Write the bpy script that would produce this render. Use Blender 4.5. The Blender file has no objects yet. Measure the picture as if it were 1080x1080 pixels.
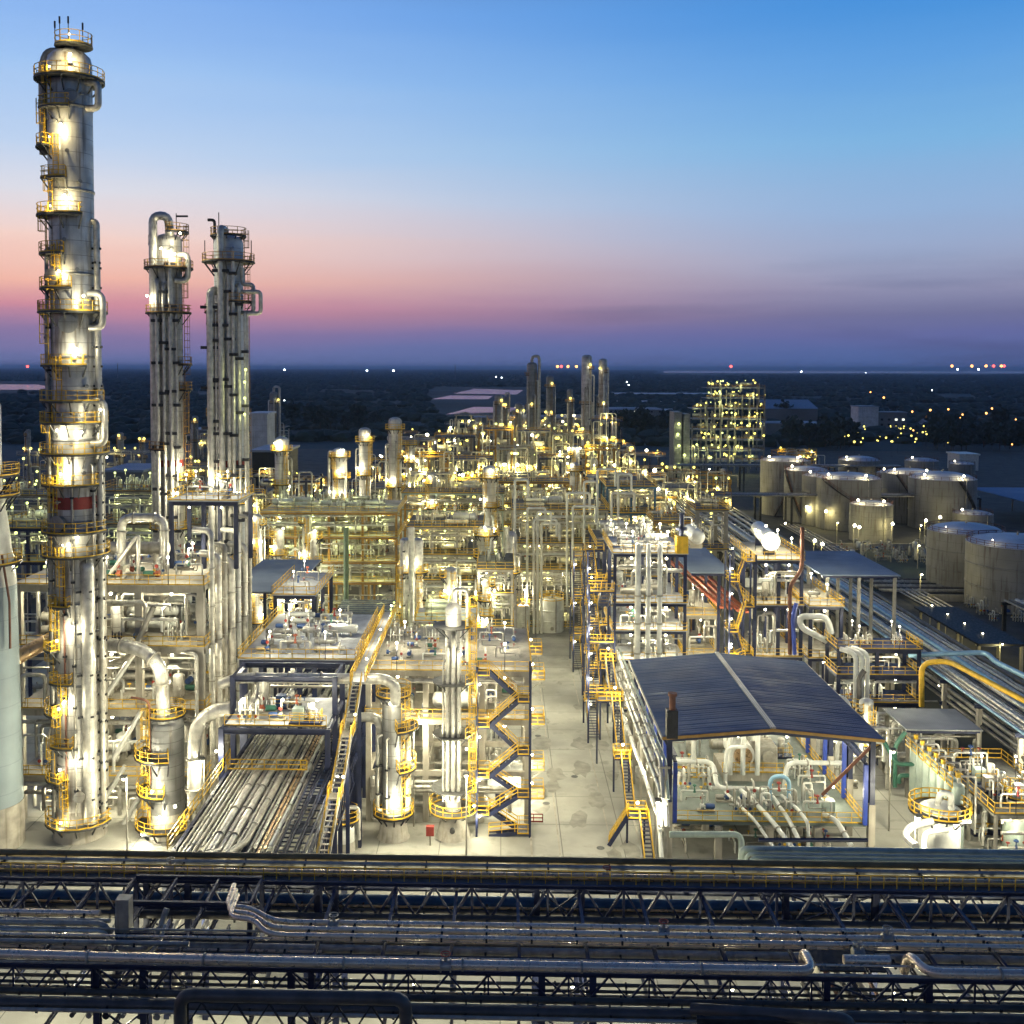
import bpy, math, random
from mathutils import Vector, Matrix, Euler
RND = random.Random(11)
SC = bpy.context.scene
COL = SC.collection
PI = math.pi
H = 50.0; F = 1100.0; TH = math.radians(2.5); PSI = math.radians(1.5); RHO = math.radians(.14)
# camera: slight yaw, pitch and roll; the frame is an off-centre crop (lens shift)
CAMR = Matrix.Rotation(PSI, 3, 'Z') @ Matrix.Rotation(PI/2-TH, 3, 'X') @ Matrix.Rotation(RHO, 3, 'Z')
CAMI = CAMR.transposed()
_q = CAMI @ Vector((0,1,0)); CX = 530.0-F*(_q.x/-_q.z); CY = 388.0+F*(_q.y/-_q.z)

# ---------------------------------------------------------------- photo <-> world
def ray(px, py):
    return CAMR @ Vector(((px-CX)/F, -(py-CY)/F, -1))
def W(px, py, Y):
    d = ray(px, py); t = Y/d.y
    return Vector((d.x*t, Y, H+d.z*t))
def G(px, py, z=0.0):
    d = ray(px, py); t = (z-H)/d.z
    return Vector((d.x*t, d.y*t, z))
def ZZ(py, Y): return W(530, py, Y).z
def XX(px, py, Y): return W(px, py, Y).x
def project(p):
    q = CAMI @ Vector((p[0], p[1], p[2]-H))
    if q.z > -0.1: return (0, 0)
    return (CX+F*q.x/-q.z, CY-F*q.y/-q.z)

# ---------------------------------------------------------------- materials
MATS = {}
def nodes_of(m):
    m.use_nodes = True
    return m.node_tree.nodes, m.node_tree.links
def mat(name, col, rough=0.6, metal=0.0, var=0.25, scale=0.6, streak=0.0, streakcol=(0.12,0.07,0.03), seam=0.0, seamh=1.2, bump=0.0, spec=0.5, corr=0.0, corr_axis=0, joints=0.0):
    m = bpy.data.materials.new(name); n, l = nodes_of(m)
    b = n['Principled BSDF']; b.inputs['Roughness'].default_value = rough; b.inputs['Metallic'].default_value = metal
    b.inputs['Specular IOR Level'].default_value = spec
    geo = n.new('ShaderNodeNewGeometry')
    def noise(sc, stretch=(1,1,1), det=4.0):
        mp = n.new('ShaderNodeMapping'); mp.inputs['Scale'].default_value = stretch
        l.new(geo.outputs['Position'], mp.inputs['Vector'])
        t = n.new('ShaderNodeTexNoise'); t.inputs['Scale'].default_value = sc; t.inputs['Detail'].default_value = det
        l.new(mp.outputs[0], t.inputs['Vector']); return t.outputs['Fac']
    def rng(fac, a, b_, lo, hi):
        r = n.new('ShaderNodeMapRange'); r.inputs[1].default_value = a; r.inputs[2].default_value = b_
        r.inputs[3].default_value = lo; r.inputs[4].default_value = hi; l.new(fac, r.inputs[0]); return r.outputs[0]
    def mixc(fac, a, b_, mode='MIX'):
        x = n.new('ShaderNodeMix'); x.data_type = 'RGBA'; x.blend_type = mode
        if isinstance(fac, float): x.inputs[0].default_value = fac
        else: l.new(fac, x.inputs[0])
        for sock, v in ((6, a), (7, b_)):
            if isinstance(v, tuple): x.inputs[sock].default_value = (*v, 1)
            else: l.new(v, x.inputs[sock])
        return x.outputs[2]
    dark = tuple(c*(1-var) for c in col); lite = tuple(min(1, c*(1+var*0.6)) for c in col)
    c = mixc(rng(noise(scale), .3, .7, 0, 1), dark, lite)
    if streak > 0:
        c = mixc(rng(noise(1.3, (1.6, 1.6, .12), 5), .52, .72, 0, streak), c, streakcol)
    if seam > 0 or joints > 0:
        sx = n.new('ShaderNodeSeparateXYZ'); l.new(geo.outputs['Position'], sx.inputs[0])
    def lines(sock, period, width):
        a = n.new('ShaderNodeMath'); a.operation = 'PINGPONG'; a.inputs[1].default_value = period/2; l.new(sock, a.inputs[0])
        q = n.new('ShaderNodeMath'); q.operation = 'LESS_THAN'; q.inputs[1].default_value = width; l.new(a.outputs[0], q.inputs[0]); return q.outputs[0]
    if seam > 0:
        q = lines(sx.outputs[2], seamh, .035)
        mm = n.new('ShaderNodeMath'); mm.operation = 'MULTIPLY'; mm.inputs[1].default_value = seam; l.new(q, mm.inputs[0])
        c = mixc(mm.outputs[0], c, tuple(x*.35 for x in col))
    if joints > 0:
        for k in (0, 1):
            q = lines(sx.outputs[k], (6.4, 7.5)[k], .05)
            mm = n.new('ShaderNodeMath'); mm.operation = 'MULTIPLY'; mm.inputs[1].default_value = joints; l.new(q, mm.inputs[0])
            c = mixc(mm.outputs[0], c, tuple(x*.3 for x in col))
        c = mixc(rng(noise(.09, (1, .4, 1), 6), .48, .68, 0, .55), c, tuple(x*.42 for x in col))
        c = mixc(rng(noise(.5, (1, 1, 1), 6), .58, .72, 0, .5), c, tuple(x*.35 for x in col))
    l.new(c, b.inputs['Base Color'])
    l.new(rng(noise(scale*2.3), .3, .7, max(.05, rough-.12), min(1, rough+.15)), b.inputs['Roughness'])
    if corr > 0:
        w = n.new('ShaderNodeTexWave'); w.wave_type = 'BANDS'; w.bands_direction = 'XYZ'[corr_axis]; w.inputs['Scale'].default_value = corr
        l.new(geo.outputs['Position'], w.inputs['Vector'])
        bp = n.new('ShaderNodeBump'); bp.inputs['Strength'].default_value = .8; bp.inputs['Distance'].default_value = .06
        l.new(w.outputs['Fac'], bp.inputs['Height']); l.new(bp.outputs[0], b.inputs['Normal'])
    elif bump > 0:
        bp = n.new('ShaderNodeBump'); bp.inputs['Strength'].default_value = bump; bp.inputs['Distance'].default_value = .05
        l.new(noise(scale*4), bp.inputs['Height']); l.new(bp.outputs[0], b.inputs['Normal'])
    MATS[name] = m; return m
def emat(name, col, s):
    m = bpy.data.materials.new(name); n, l = nodes_of(m)
    n.remove(n['Principled BSDF']); e = n.new('ShaderNodeEmission'); e.inputs[0].default_value = (*col, 1); e.inputs[1].default_value = s
    l.new(e.outputs[0], n['Material Output'].inputs[0]); m.cycles.emission_sampling = 'NONE'; MATS[name] = m; return m

mat('shell', (.54,.52,.47), .42, .3, .35, .6, .9, (.13,.09,.05), .75, 1.5)
mat('shell_dark', (.26,.26,.25), .5, .35, .3, .5, .6, (.10,.07,.04), .7, 1.3)
mat('shell_blue', (.55,.57,.58), .45, .2, .2, .3, .35, (.18,.16,.13), .6, 2.4)
mat('silver', (.54,.52,.46), .38, .42, .35, 1.4, .5, (.2,.16,.11), .0)
mat('silver_dull', (.36,.34,.29), .5, .5, .3, 1.2, .4, (.12,.09,.06))
mat('white_pipe', (.62,.62,.57), .4, .1, .2, 1.0, .25, (.3,.26,.2))
mat('skirt', (.40,.37,.31), .85, 0, .35, .8, .6, (.14,.11,.07))
mat('paleskirt', (.27,.33,.35), .7, 0, .12, .4, .2, (.25,.26,.25), .3, 3)
mat('concrete', (.36,.33,.27), .9, 0, .3, .5, .45, (.14,.12,.09), 0, 1, .3)
mat('yard', (.34,.33,.285), .9, 0, .22, .25, 0, joints=.8, bump=.2)
mat('floor_paint', (.13,.155,.135), .5, 0, .25, .5)
mat('grate', (.09,.09,.085), .7, .3, .4, 1.2)
mat('deck_pale', (.40,.41,.43), .7, .1, .3, .7)
mat('yellow', (.66,.40,.02), .5, 0, .3, 1.0, .2, (.2,.12,.03))
mat('ochre', (.36,.20,.04), .6, 0, .3, 1.0)
mat('navy', (.014,.020,.060), .45, .1, .3, .8)
mat('blue', (.02,.05,.30), .45, .1, .25, .8)
mat('teal_pipe', (.02,.09,.19), .4, .2, .3, .8)
mat('paleblue_pipe', (.25,.42,.55), .4, .2, .2, .8)
mat('black_steel', (.018,.018,.022), .6, .2, .4, 1.0)
mat('olive', (.17,.12,.045), .5, .2, .3, .8)
mat('tan_pipe', (.50,.34,.19), .3, .6, .3, .8)
mat('rosy_pipe', (.72,.58,.44), .3, .6, .12, .9, .08, (.15,.1,.08))
mat('navy_pipe', (.075,.068,.062), .45, .2, .4, .8)
mat('red', (.28,.035,.025), .6, 0, .25, 1)
mat('rust', (.15,.06,.035), .7, 0, .4, 1.2)
mat('greygreen', (.09,.14,.10), .5, 0, .25, 1)
mat('orange', (.32,.08,.035), .6, 0, .25, 1)
mat('green', (.04,.14,.095), .5, 0, .25, 1)
mat('palegreen', (.36,.43,.38), .5, .1, .2, .8, .3, (.16,.17,.13))
mat('roofblue', (.030,.080,.20), .65, 0, .22, .12, corr=1.3, corr_axis=1)
mat('roofgrey', (.20,.25,.32), .65, 0, .25, .15, corr=1.1, corr_axis=1)
mat('roofpale', (.34,.35,.34), .5, .1, .25, .2, corr=1.4, corr_axis=0)
mat('tankshell', (.26,.25,.23), .65, .15, .25, .12, .8, (.10,.07,.045), .5, 2.2)
mat('tankroof', (.55,.58,.62), .55, .1, .25, .15)
mat('motor', (.03,.07,.20), .5, 0, .2, 1)
mat('farwall', (.16,.17,.18), .8, 0, .3, .05)
mat('farroof', (.22,.27,.34), .6, .1, .3, .02)
mat('farroof_blue', (.05,.14,.30), .6, .1, .2, .02)
mat('darkearth', (.035,.04,.035), .95, 0, .4, .03)
mat('gravelground', (.07,.068,.06), .95, 0, .35, .15)
mat('field', (.022,.046,.052), .95, 0, .6, .004)
mat('leaf', (.020,.042,.036), .9, 0, .5, .08)
mat('bark', (.06,.045,.03), .9, 0, .3, 1)
mat('asphalt', (.05,.05,.052), .85, 0, .3, .1)
mat('waterm', (.02,.03,.04), .06, 0, .1, .01, spec=1.0)
emat('bulb', (1.0,.93,.66), 20); emat('bulb_yellow', (1.0,.84,.17), 3.0); emat('bulb_green', (.88,1.0,.30), 2.8); emat('bulb_cool', (.85,.95,1.0), 22)
emat('bulb_orange', (1.0,.42,.10), 7); emat('bulb_red', (1.0,.08,.06), 8); emat('window_lit', (.9,.95,.8), 1.6)

# ---------------------------------------------------------------- mesh building
class MB:
    def __init__(s): s.v = []; s.f = []; s.sm = []
    def add(s, vs, fs, smooth=False):
        o = len(s.v); s.v.extend([tuple(v) for v in vs])
        for f in fs: s.f.append(tuple(i+o for i in f)); s.sm.append(smooth)
        return s
    def bx(s, x0, x1, y0, y1, z0, z1):
        v = [(x0,y0,z0),(x1,y0,z0),(x1,y1,z0),(x0,y1,z0),(x0,y0,z1),(x1,y0,z1),(x1,y1,z1),(x0,y1,z1)]
        return s.add(v, [(0,3,2,1),(4,5,6,7),(0,1,5,4),(1,2,6,5),(2,3,7,6),(3,0,4,7)])
    def box(s, c, d): return s.bx(c[0]-d[0]/2, c[0]+d[0]/2, c[1]-d[1]/2, c[1]+d[1]/2, c[2]-d[2]/2, c[2]+d[2]/2)
    def bar(s, a, b, w, h=None, caps=True):
        a = Vector(a); b = Vector(b); h = h or w; d = b-a
        if d.length < 1e-5: return s
        d.normalize(); up = Vector((0,0,1)) if abs(d.z) < .95 else Vector((0,1,0))
        x = d.cross(up).normalized()*w/2; y = x.cross(d).normalized()*h/2
        v = [a-x-y, a+x-y, a+x+y, a-x+y, b-x-y, b+x-y, b+x+y, b-x+y]
        f = [(0,1,5,4),(1,2,6,5),(2,3,7,6),(3,0,4,7)]
        if caps: f += [(3,2,1,0),(4,5,6,7)]
        return s.add(v, f)
    def ibeam(s, a, b, w, h):
        a = Vector(a); b = Vector(b); d = (b-a).normalized()
        up = Vector((0,0,1)) if abs(d.z) < .95 else Vector((0,1,0))
        x = d.cross(up).normalized(); y = x.cross(d).normalized()
        t = h*.12
        for oy in (h/2-t/2, -h/2+t/2):
            s.bar(a+y*oy, b+y*oy, w, t)
        return s.bar(a, b, w*.14, h-2*t)
    def cyl(s, a, b, r, n=10, r2=None, caps=True):
        a = Vector(a); b = Vector(b); r2 = r if r2 is None else r2; d = (b-a).normalized()
        up = Vector((0,0,1)) if abs(d.z) < .95 else Vector((0,1,0))
        x = d.cross(up).normalized(); y = x.cross(d).normalized()
        ra = [a+x*math.cos(2*PI*i/n)*r+y*math.sin(2*PI*i/n)*r for i in range(n)]
        rb = [b+x*math.cos(2*PI*i/n)*r2+y*math.sin(2*PI*i/n)*r2 for i in range(n)]
        s.add(ra+rb, [(i, (i+1) % n, n+(i+1) % n, n+i) for i in range(n)], True)
        if caps: s.add(ra, [tuple(range(n-1, -1, -1))]); s.add(rb, [tuple(range(n))])
        return s
    def tube(s, path, r, n=10, bend=None, k=4, caps=True):
        P = [Vector(p) for p in path]; bend = bend if bend is not None else r*2.6
        pts = [P[0]]
        for i in range(1, len(P)-1):
            a, b, c = P[i-1], P[i], P[i+1]; d1 = a-b; d2 = c-b; L = min(d1.length, d2.length)*.49; q = min(bend, L)
            if q < 1e-4: continue
            d1.normalize(); d2.normalize()
            if d1.dot(d2) < -.999: pts.append(b); continue
            p0 = b+d1*q; p2 = b+d2*q
            for j in range(k+1):
                t = j/k; pts.append(p0*(1-t)**2+b*(1.08*2*t*(1-t)/1.08)+p2*t*t)
        pts.append(P[-1])
        rings = []; x = None
        for i, p in enumerate(pts):
            d = (pts[min(i+1, len(pts)-1)]-pts[max(i-1, 0)]).normalized()
            if x is None:
                up = Vector((0,0,1)) if abs(d.z) < .95 else Vector((0,1,0)); x = d.cross(up).normalized()
            else:
                x = (x-d*x.dot(d))
                x = x.normalized() if x.length > 1e-6 else d.orthogonal().normalized()
            y = x.cross(d).normalized()
            rings.append([p+x*math.cos(2*PI*j/n)*r+y*math.sin(2*PI*j/n)*r for j in range(n)])
        vs = [v for g in rings for v in g]
        s.add(vs, [(i*n+j, i*n+(j+1) % n, (i+1)*n+(j+1) % n, (i+1)*n+j) for i in range(len(pts)-1) for j in range(n)], True)
        if caps: s.add(rings[0], [tuple(range(n-1, -1, -1))]); s.add(rings[-1], [tuple(range(n))])
        return s
    def lathe(s, c, prof, n=24):
        vs = []; m = len(prof)
        for (r, z) in prof: vs += [(c[0]+r*math.cos(2*PI*i/n), c[1]+r*math.sin(2*PI*i/n), c[2]+z) for i in range(n)]
        return s.add(vs, [(a*n+i, a*n+(i+1) % n, (a+1)*n+(i+1) % n, (a+1)*n+i) for a in range(m-1) for i in range(n)], True)
    def capsule(s, a, b, r, n=16, e=.5):
        a = Vector(a); b = Vector(b); d = (b-a).normalized()
        up = Vector((0,0,1)) if abs(d.z) < .95 else Vector((0,1,0)); x = d.cross(up).normalized(); y = x.cross(d).normalized()
        prof = [(.02, -r*e)]+[(r*math.cos(t), -r*e*math.sin(t)) for t in (1.2,.8,.4,0)]
        L = (b-a).length; prof += [(q, L-z) for q, z in reversed(prof)]
        vs = []
        for (q, z) in prof: vs += [a+d*z+x*q*math.cos(2*PI*i/n)+y*q*math.sin(2*PI*i/n) for i in range(n)]
        return s.add(vs, [(j*n+i, j*n+(i+1) % n, (j+1)*n+(i+1) % n, (j+1)*n+i) for j in range(len(prof)-1) for i in range(n)], True)
    def arc(s, c, r0, r1, a0, a1, t=.12, n=None):
        n = n or max(3, int(abs(a1-a0)/(PI/12))); vs = []
        for i in range(n+1):
            a = a0+(a1-a0)*i/n; ca, sa = math.cos(a), math.sin(a)
            for r, z in ((r0, 0), (r1, 0), (r1, -t), (r0, -t)): vs.append((c[0]+r*ca, c[1]+r*sa, c[2]+z))
        fs = []
        for i in range(n):
            o = i*4
            for j in range(4): fs.append((o+j, o+(j+1) % 4, o+4+(j+1) % 4, o+4+j))
        fs += [(3,2,1,0), (n*4, n*4+1, n*4+2, n*4+3)]
        return s.add(vs, fs)
    def rail(s, pts, h=1.1, w=.06, sp=1.5, toe=True):
        P = [Vector(p) for p in pts]; up = Vector((0,0,1)); acc = sp
        for a, b in zip(P[:-1], P[1:]):
            L = (b-a).length
            if L < 1e-4: continue
            for z in (h, h*.55): s.bar(a+up*z, b+up*z, w, w, False)
            if toe: s.bar(a+up*.08, b+up*.08, w*.6, .14, False)
            d = (b-a)/L; t = sp-acc if acc < sp else 0
            while t <= L:
                s.bar(a+d*t, a+d*t+up*h, w, w, False); t += sp
            acc = L-(t-sp)
        s.bar(P[-1], P[-1]+up*h, w, w, False)
        return s
    def ladder(s, p, z1, ang, cage=True, w=.07):
        p = Vector(p); o = Vector((math.cos(ang), math.sin(ang), 0)); t = Vector((-o.y, o.x, 0)); h = z1-p.z; up = Vector((0,0,1))
        for q in (-.3, .3): s.bar(p+t*q, p+t*q+up*(h+1), w, w, False)
        z = .3
        while z < h: s.bar(p+t*-.3+up*z, p+t*.3+up*z, w*.7, w*.7, False); z += .45
        if cage:
            z = 2.2; hoop = [t*.38+o*.0, t*.38+o*.45, t*.15+o*.75, t*-.15+o*.75, t*-.38+o*.45, t*-.38]
            while z < h+1:
                for a, b in zip(hoop[:-1], hoop[1:]): s.bar(p+a+up*z, p+b+up*z, w*.8, w*.8, False)
                z += 1.0
            if h > 2.4:
                for a in (hoop[1], hoop[2], hoop[3], hoop[4]): s.bar(p+a+up*2.2, p+a+up*(h+1), w*.6, w*.6, False)
        return s
    def obj(s, name, material, parent=None, root=None):
        me = bpy.data.meshes.new(name)
        off = Vector((0,0,0)); r = parent
        while r is not None: off += r.location; r = r.parent
        if off.length > 0: vs = [(v[0]-off.x, v[1]-off.y, v[2]-off.z) for v in s.v]
        else: vs = s.v
        me.from_pydata(vs, [], s.f); me.polygons.foreach_set('use_smooth', s.sm)
        me.materials.append(MATS[material] if isinstance(material, str) else material)
        o = bpy.data.objects.new(name, me); COL.objects.link(o)
        if parent is not None: o.parent = parent
        return o

# ---------------------------------------------------------------- things
RANK = {}
def thing(name, label, cat, loc=(0,0,0), rz=0, group=None):
    o = bpy.data.objects.new(name, None); COL.objects.link(o); o.empty_display_size = .3
    o.location = loc; o.rotation_euler = (0,0,rz); tag(o, label, cat, group); return o
def tag(o, label, cat, group=None, kind=None):
    if label: o['label'] = label
    if cat: o['category'] = cat
    if group: o['group'] = group
    if kind: o['kind'] = kind
    return o
def ranked(o, desc, where, anchor, group=None, axis=0):
    """one of several look-alikes: its label gets its place in the row when all are built"""
    RANK.setdefault((desc, where, axis), []).append((project(anchor)[axis], len(RANK.get((desc, where, axis), [])), o))
    o['group'] = group or (desc+'s '+where)
    return o
ONES = 'first second third fourth fifth sixth seventh eighth ninth tenth eleventh twelfth thirteenth fourteenth fifteenth sixteenth seventeenth eighteenth nineteenth'.split()
TENS = {2:'twent', 3:'thirt', 4:'fort', 5:'fift', 6:'sixt', 7:'sevent', 8:'eight', 9:'ninet'}
def ordinal(k):
    if k < 20: return ONES[k-1]
    a, b = divmod(k % 100, 10); s = ('hundred ' if k >= 100 else '')
    if k % 100 < 20 and k >= 100: return s+(ONES[k % 100-1] if k % 100 else '')
    return s+(TENS[a]+'ieth' if b == 0 else TENS[a]+'y '+ONES[b-1])
def short(s, most=16):
    w = s.split()
    for art in ('the', 'with', 'of', 'on', 'small', 'one', 'in'):
        while len(w) > most and art in w[1:]: w.pop(len(w)-1-w[::-1].index(art))
    return ' '.join(w)
def finish_labels():
    for (desc, where, axis), lst in RANK.items():
        lst.sort(key=lambda t: (t[0], t[1]))
        if len(lst) == 1: lst[0][2]['label'] = short(desc+' '+where); continue
        n = len(lst)
        for i, (_, _, o) in enumerate(lst):
            side = ('left', 'top')[axis]; k = i+1
            if i >= n/2: side = ('right', 'bottom')[axis]; k = n-i
            o['label'] = short(f'{desc} {where}, '+(side+'most' if k == 1 else f'{ordinal(k)} from {side}'))
def dup(root, loc, rz=0, sc=1.0, col=COL):
    r = root.copy(); col.objects.link(r); r.location = loc; r.rotation_euler = (0,0,rz); r.scale = (sc,)*3 if not isinstance(sc, tuple) else sc
    def rec(src, dst):
        for ch in src.children:
            c = ch.copy(); col.objects.link(c); c.parent = dst; rec(ch, c)
    rec(root, r); return r
def children_of(o): return list(o.children)

# ---------------------------------------------------------------- lamps
LD = {}; EK = 1.35
def ldata(E, col, r=.25):
    k = (round(E), col, r)
    if k not in LD:
        d = bpy.data.lights.new('lamp_light', 'POINT'); d.energy = E*EK; d.color = col; d.shadow_soft_size = r; LD[k] = d
    return LD[k]
WARM = (1.0,.84,.46); WHITE = (1.0,.93,.66); YEL = (1.0,.86,.34); GRN = (.93,1.0,.42)
NL = [0]
BULB = {}
def ico(r, material):
    k = (r, material)
    if k not in BULB:
        b = MB().lathe((0,0,0), [(.01,-r),(r*.75,-r*.66),(r,0),(r*.75,r*.66),(.01,r)], 8)
        me = bpy.data.meshes.new('bulb'); me.from_pydata(b.v, [], b.f); me.polygons.foreach_set('use_smooth', b.sm); me.materials.append(MATS[material]); BULB[k] = me
    return BULB[k]
def lamp(parent, p, E=250, r=.14, off=(0,-.55,-.25), color=WHITE, bulb='bulb', name='lamp'):
    """a lamp head fixed to PARENT: emitting bulb, with the light it throws as its child"""
    r = r*.72 if r < .36 else r
    o = bpy.data.objects.new(name, ico(r, bulb)); COL.objects.link(o)
    base = Vector((0,0,0)); q = parent
    while q is not None: base += q.location; q = q.parent
    o.parent = parent; o.location = Vector(p)-base
    if E > 0:
        l = bpy.data.objects.new('lamp_light', ldata(E, color)); COL.objects.link(l); l.parent = o; l.location = off; NL[0] += 1
    return o
POLEPROTO = {}
def lamp_post(p, h, where, E=1500, arm=.8, color=WHITE, r=.25, bulb='bulb', desc='tall grey lamp post with one bright lamp'):
    t = thing('lamp_post', None, 'lamp post', p)
    MB().cyl((p[0],p[1],p[2]), (p[0],p[1],p[2]+h), .1, 6, .07).bar((p[0],p[1],p[2]+h), (p[0],p[1]-arm,p[2]+h+.15), .08).obj('pole', 'silver_dull', t)
    MB().bx(p[0]-.3,p[0]+.3,p[1]-arm-.3,p[1]-arm+.3,p[2]+h+.15,p[2]+h+.35).obj('lamp_hood', 'grate', t)
    lamp(t, (p[0],p[1]-arm,p[2]+h), E, r, (0,-.2,-.6), color, bulb)
    ranked(t, desc, where, p); return t

# ---------------------------------------------------------------- pipes
def pipe(path, r, m, label=None, rank=None, name='process_pipe', cat='pipe', bend=None, n=10, flange=0, valve=None, clip=0):
    b = MB().tube(path, r, n, bend)
    o = b.obj(name, m)
    if label: tag(o, label, cat)
    else: tag(o, None, cat); ranked(o, rank[0], rank[1], path[len(path)//2], rank[2] if len(rank) > 2 else None, rank[3] if len(rank) > 3 else 0)
    if flange:
        P = [Vector(p) for p in path]; fb = MB()
        for a, b_ in zip(P[:-1], P[1:]):
            L = (b_-a).length; k = int(L//flange); d = (b_-a).normalized()
            for i in range(1, k+1):
                c = a+d*(i*flange-.4*flange); fb.cyl(c-d*.06, c+d*.06, r*1.35, n)
        if fb.v: fb.obj('flange_ring', 'silver_dull' if m != 'silver_dull' else 'silver', o)  # raised flange rings set along the pipe
    return o
def ppipe(pts, r, m, label=None, **k):
    return pipe([W(*p) for p in pts], r, m, label, **k)

# ---------------------------------------------------------------- columns and towers
def ringplat(t, c, z, r, w=1.1, a0=0, a1=2*PI, railmat='yellow', deck='black_steel', rw=.055, sp=1.2, toe=True, brk=True):
    full = abs(a1-a0) > 6.2
    b = MB().arc((c[0],c[1],z), r*.98, r+w, a0, a1, .2)
    k = max(3, int(abs(a1-a0)/.55))
    if brk:
        for i in range(k+(0 if full else 1)):
            a = a0+(a1-a0)*i/k; ca, sa = math.cos(a), math.sin(a)
            b.bar((c[0]+(r+w*.9)*ca, c[1]+(r+w*.9)*sa, z-.1), (c[0]+r*ca, c[1]+r*sa, z-w*1.25), .12)
    d = b.obj('platform', deck, t)
    n = max(3, int(abs(a1-a0)/(PI/9)))
    pts = [(c[0]+(r+w-.05)*math.cos(a0+(a1-a0)*i/n), c[1]+(r+w-.05)*math.sin(a0+(a1-a0)*i/n), z) for i in range(n+1)]
    if not full:
        pts = [(c[0]+(r+.05)*math.cos(a0), c[1]+(r+.05)*math.sin(a0), z)]+pts+[(c[0]+(r+.05)*math.cos(a1), c[1]+(r+.05)*math.sin(a1), z)]
    MB().rail(pts, 1.1, rw, sp, toe).obj('railing', railmat, d)
    return d
def riser(t, c, r, ang, off, pr, z0, z1, m='silver', top=True, bot=True, name='riser_pipe', n=8, clips=0):
    ca, sa = math.cos(ang), math.sin(ang); R1 = r+off
    pts = []
    if bot: pts.append((c[0]+r*.8*ca, c[1]+r*.8*sa, z0))
    pts += [(c[0]+R1*ca, c[1]+R1*sa, z0), (c[0]+R1*ca, c[1]+R1*sa, z1)]
    if top: pts.append((c[0]+r*.8*ca, c[1]+r*.8*sa, z1))
    o = MB().tube(pts, pr, n, pr*2.2).obj(name, m, t)
    if clips:
        b = MB(); z = z0+clips*.6; tx, ty = -sa, ca
        while z < z1-.5:
            b.bar((c[0]+r*.9*ca, c[1]+r*.9*sa, z), (c[0]+(R1+pr)*ca, c[1]+(R1+pr)*sa, z), .36, .22)
            b.bar((c[0]+R1*ca-tx*pr*1.7, c[1]+R1*sa-ty*pr*1.7, z), (c[0]+R1*ca+tx*pr*1.7, c[1]+R1*sa+ty*pr*1.7, z), .16, .22); z += clips
        b.obj('riser_bracket', 'black_steel', o)  # brackets and clamps that hold the riser
    return o
def shell_obj(t, c, z0, z1, r, m='shell', n=28, skirt=None, dome=True, skirtm='skirt'):
    p = []
    if skirt:
        MB().lathe((c[0],c[1],0), [(skirt[1], z0), (r*1.0, z0+skirt[0])], n).obj('skirt', skirtm, t); z0 += skirt[0]
    p = [(r, z0), (r, z1)]
    if dome: p += [(r*.93, z1+r*.28), (r*.7, z1+r*.5), (r*.35, z1+r*.62), (.02, z1+r*.66)]
    else: p += [(.02, z1)]
    return MB().lathe((c[0],c[1],0), p, n).obj('shell', m, t)
def rungs(t, c, r, segs, railmat='yellow', w=.07, cage=True):
    for (z0, z1, ang) in segs:
        MB().ladder((c[0]+(r+.2)*math.cos(ang), c[1]+(r+.2)*math.sin(ang), z0), z1, ang, cage, w).obj('ladder', railmat, t)
D = math.radians
def auto_tower(px, pt, pb, wpx, Y, label=None, rank=None, m='shell', nplat=4, seed=0, lampE=0, rail='yellow', detail=1, skirt=None, nlamp=2, head='dome', z0=None, name='column_tower', cat='column', risers=3, bulb='bulb', rw=.06, bulbr=.2):
    """distillation column from its place and width in the photo"""
    R = random.Random(seed+int(px)); c = W(px, (pt+pb)/2, Y); z1 = ZZ(pt, Y); zb = ZZ(pb, Y) if z0 is None else z0
    zb = max(0, zb) if z0 is None else z0
    r = wpx*Y/F/2; n = 28 if detail > 1 else 16 if detail == 1 else 12
    c = Vector((c.x, Y+r, 0)); t = thing(name, label, cat, (c.x, c.y, zb))
    shell_obj(t, c, zb, z1-r*.6, r, m, n, skirt)
    H_ = z1-zb; zs = [zb+H_*(i+.6)/nplat for i in range(nplat)]
    la = -PI/2
    for i, z in enumerate(zs):
        mid = R.choice([-PI/2, -PI/2-.8, -PI/2+.8, PI, 0]); half = R.choice([.9, 1.3, PI])
        if i == nplat-1 and z > z1-r*.6-.3: z = z1-r*.7
        ringplat(t, c, z, r, max(.8, r*.45), mid-half, mid+half, rail, rw=rw, sp=1.4, toe=detail > 0, brk=detail > 0)
        la = mid-half+.5
        if i: rungs(t, c, r, [(zs[i-1], z, -PI/2+R.uniform(-1, 1))], rail, .07 if detail else .09, detail > 0)
    for i in range(risers):
        ang = -PI/2+R.uniform(-1.5, 1.5); a = R.uniform(.05, .4); b = R.uniform(.6, 1.0)
        riser(t, c, r, ang, r*.25+.25, max(.1, r*R.uniform(.1, .2)), zb+H_*a, zb+H_*b-.4, R.choice(['silver','silver_dull','white_pipe']), clips=4 if detail > 1 else 0, n=8 if detail else 6)
    if head == 'gooseneck':
        q = r*.3; MB().tube([(c.x, c.y, z1-r*.3), (c.x, c.y, z1+r*1.2), (c.x+r*1.4, c.y-r*.2, z1+r*1.2), (c.x+r*1.4, c.y-r*.2, zb+H_*.3)], q, 8, q*2.5).obj('overhead_pipe', 'silver', t)
    for i in range(nlamp):
        z = zs[R.randrange(len(zs))]+1.6; a = -PI/2+R.uniform(-1.1, 1.1); rr = r+.8
        lamp(t, (c.x+rr*math.cos(a), c.y+rr*math.sin(a), z), lampE, bulbr, (0,-.3,-.3), WHITE, bulb)
    if rank: ranked(t, rank[0], rank[1], (c.x, c.y, z1))
    return t
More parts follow.
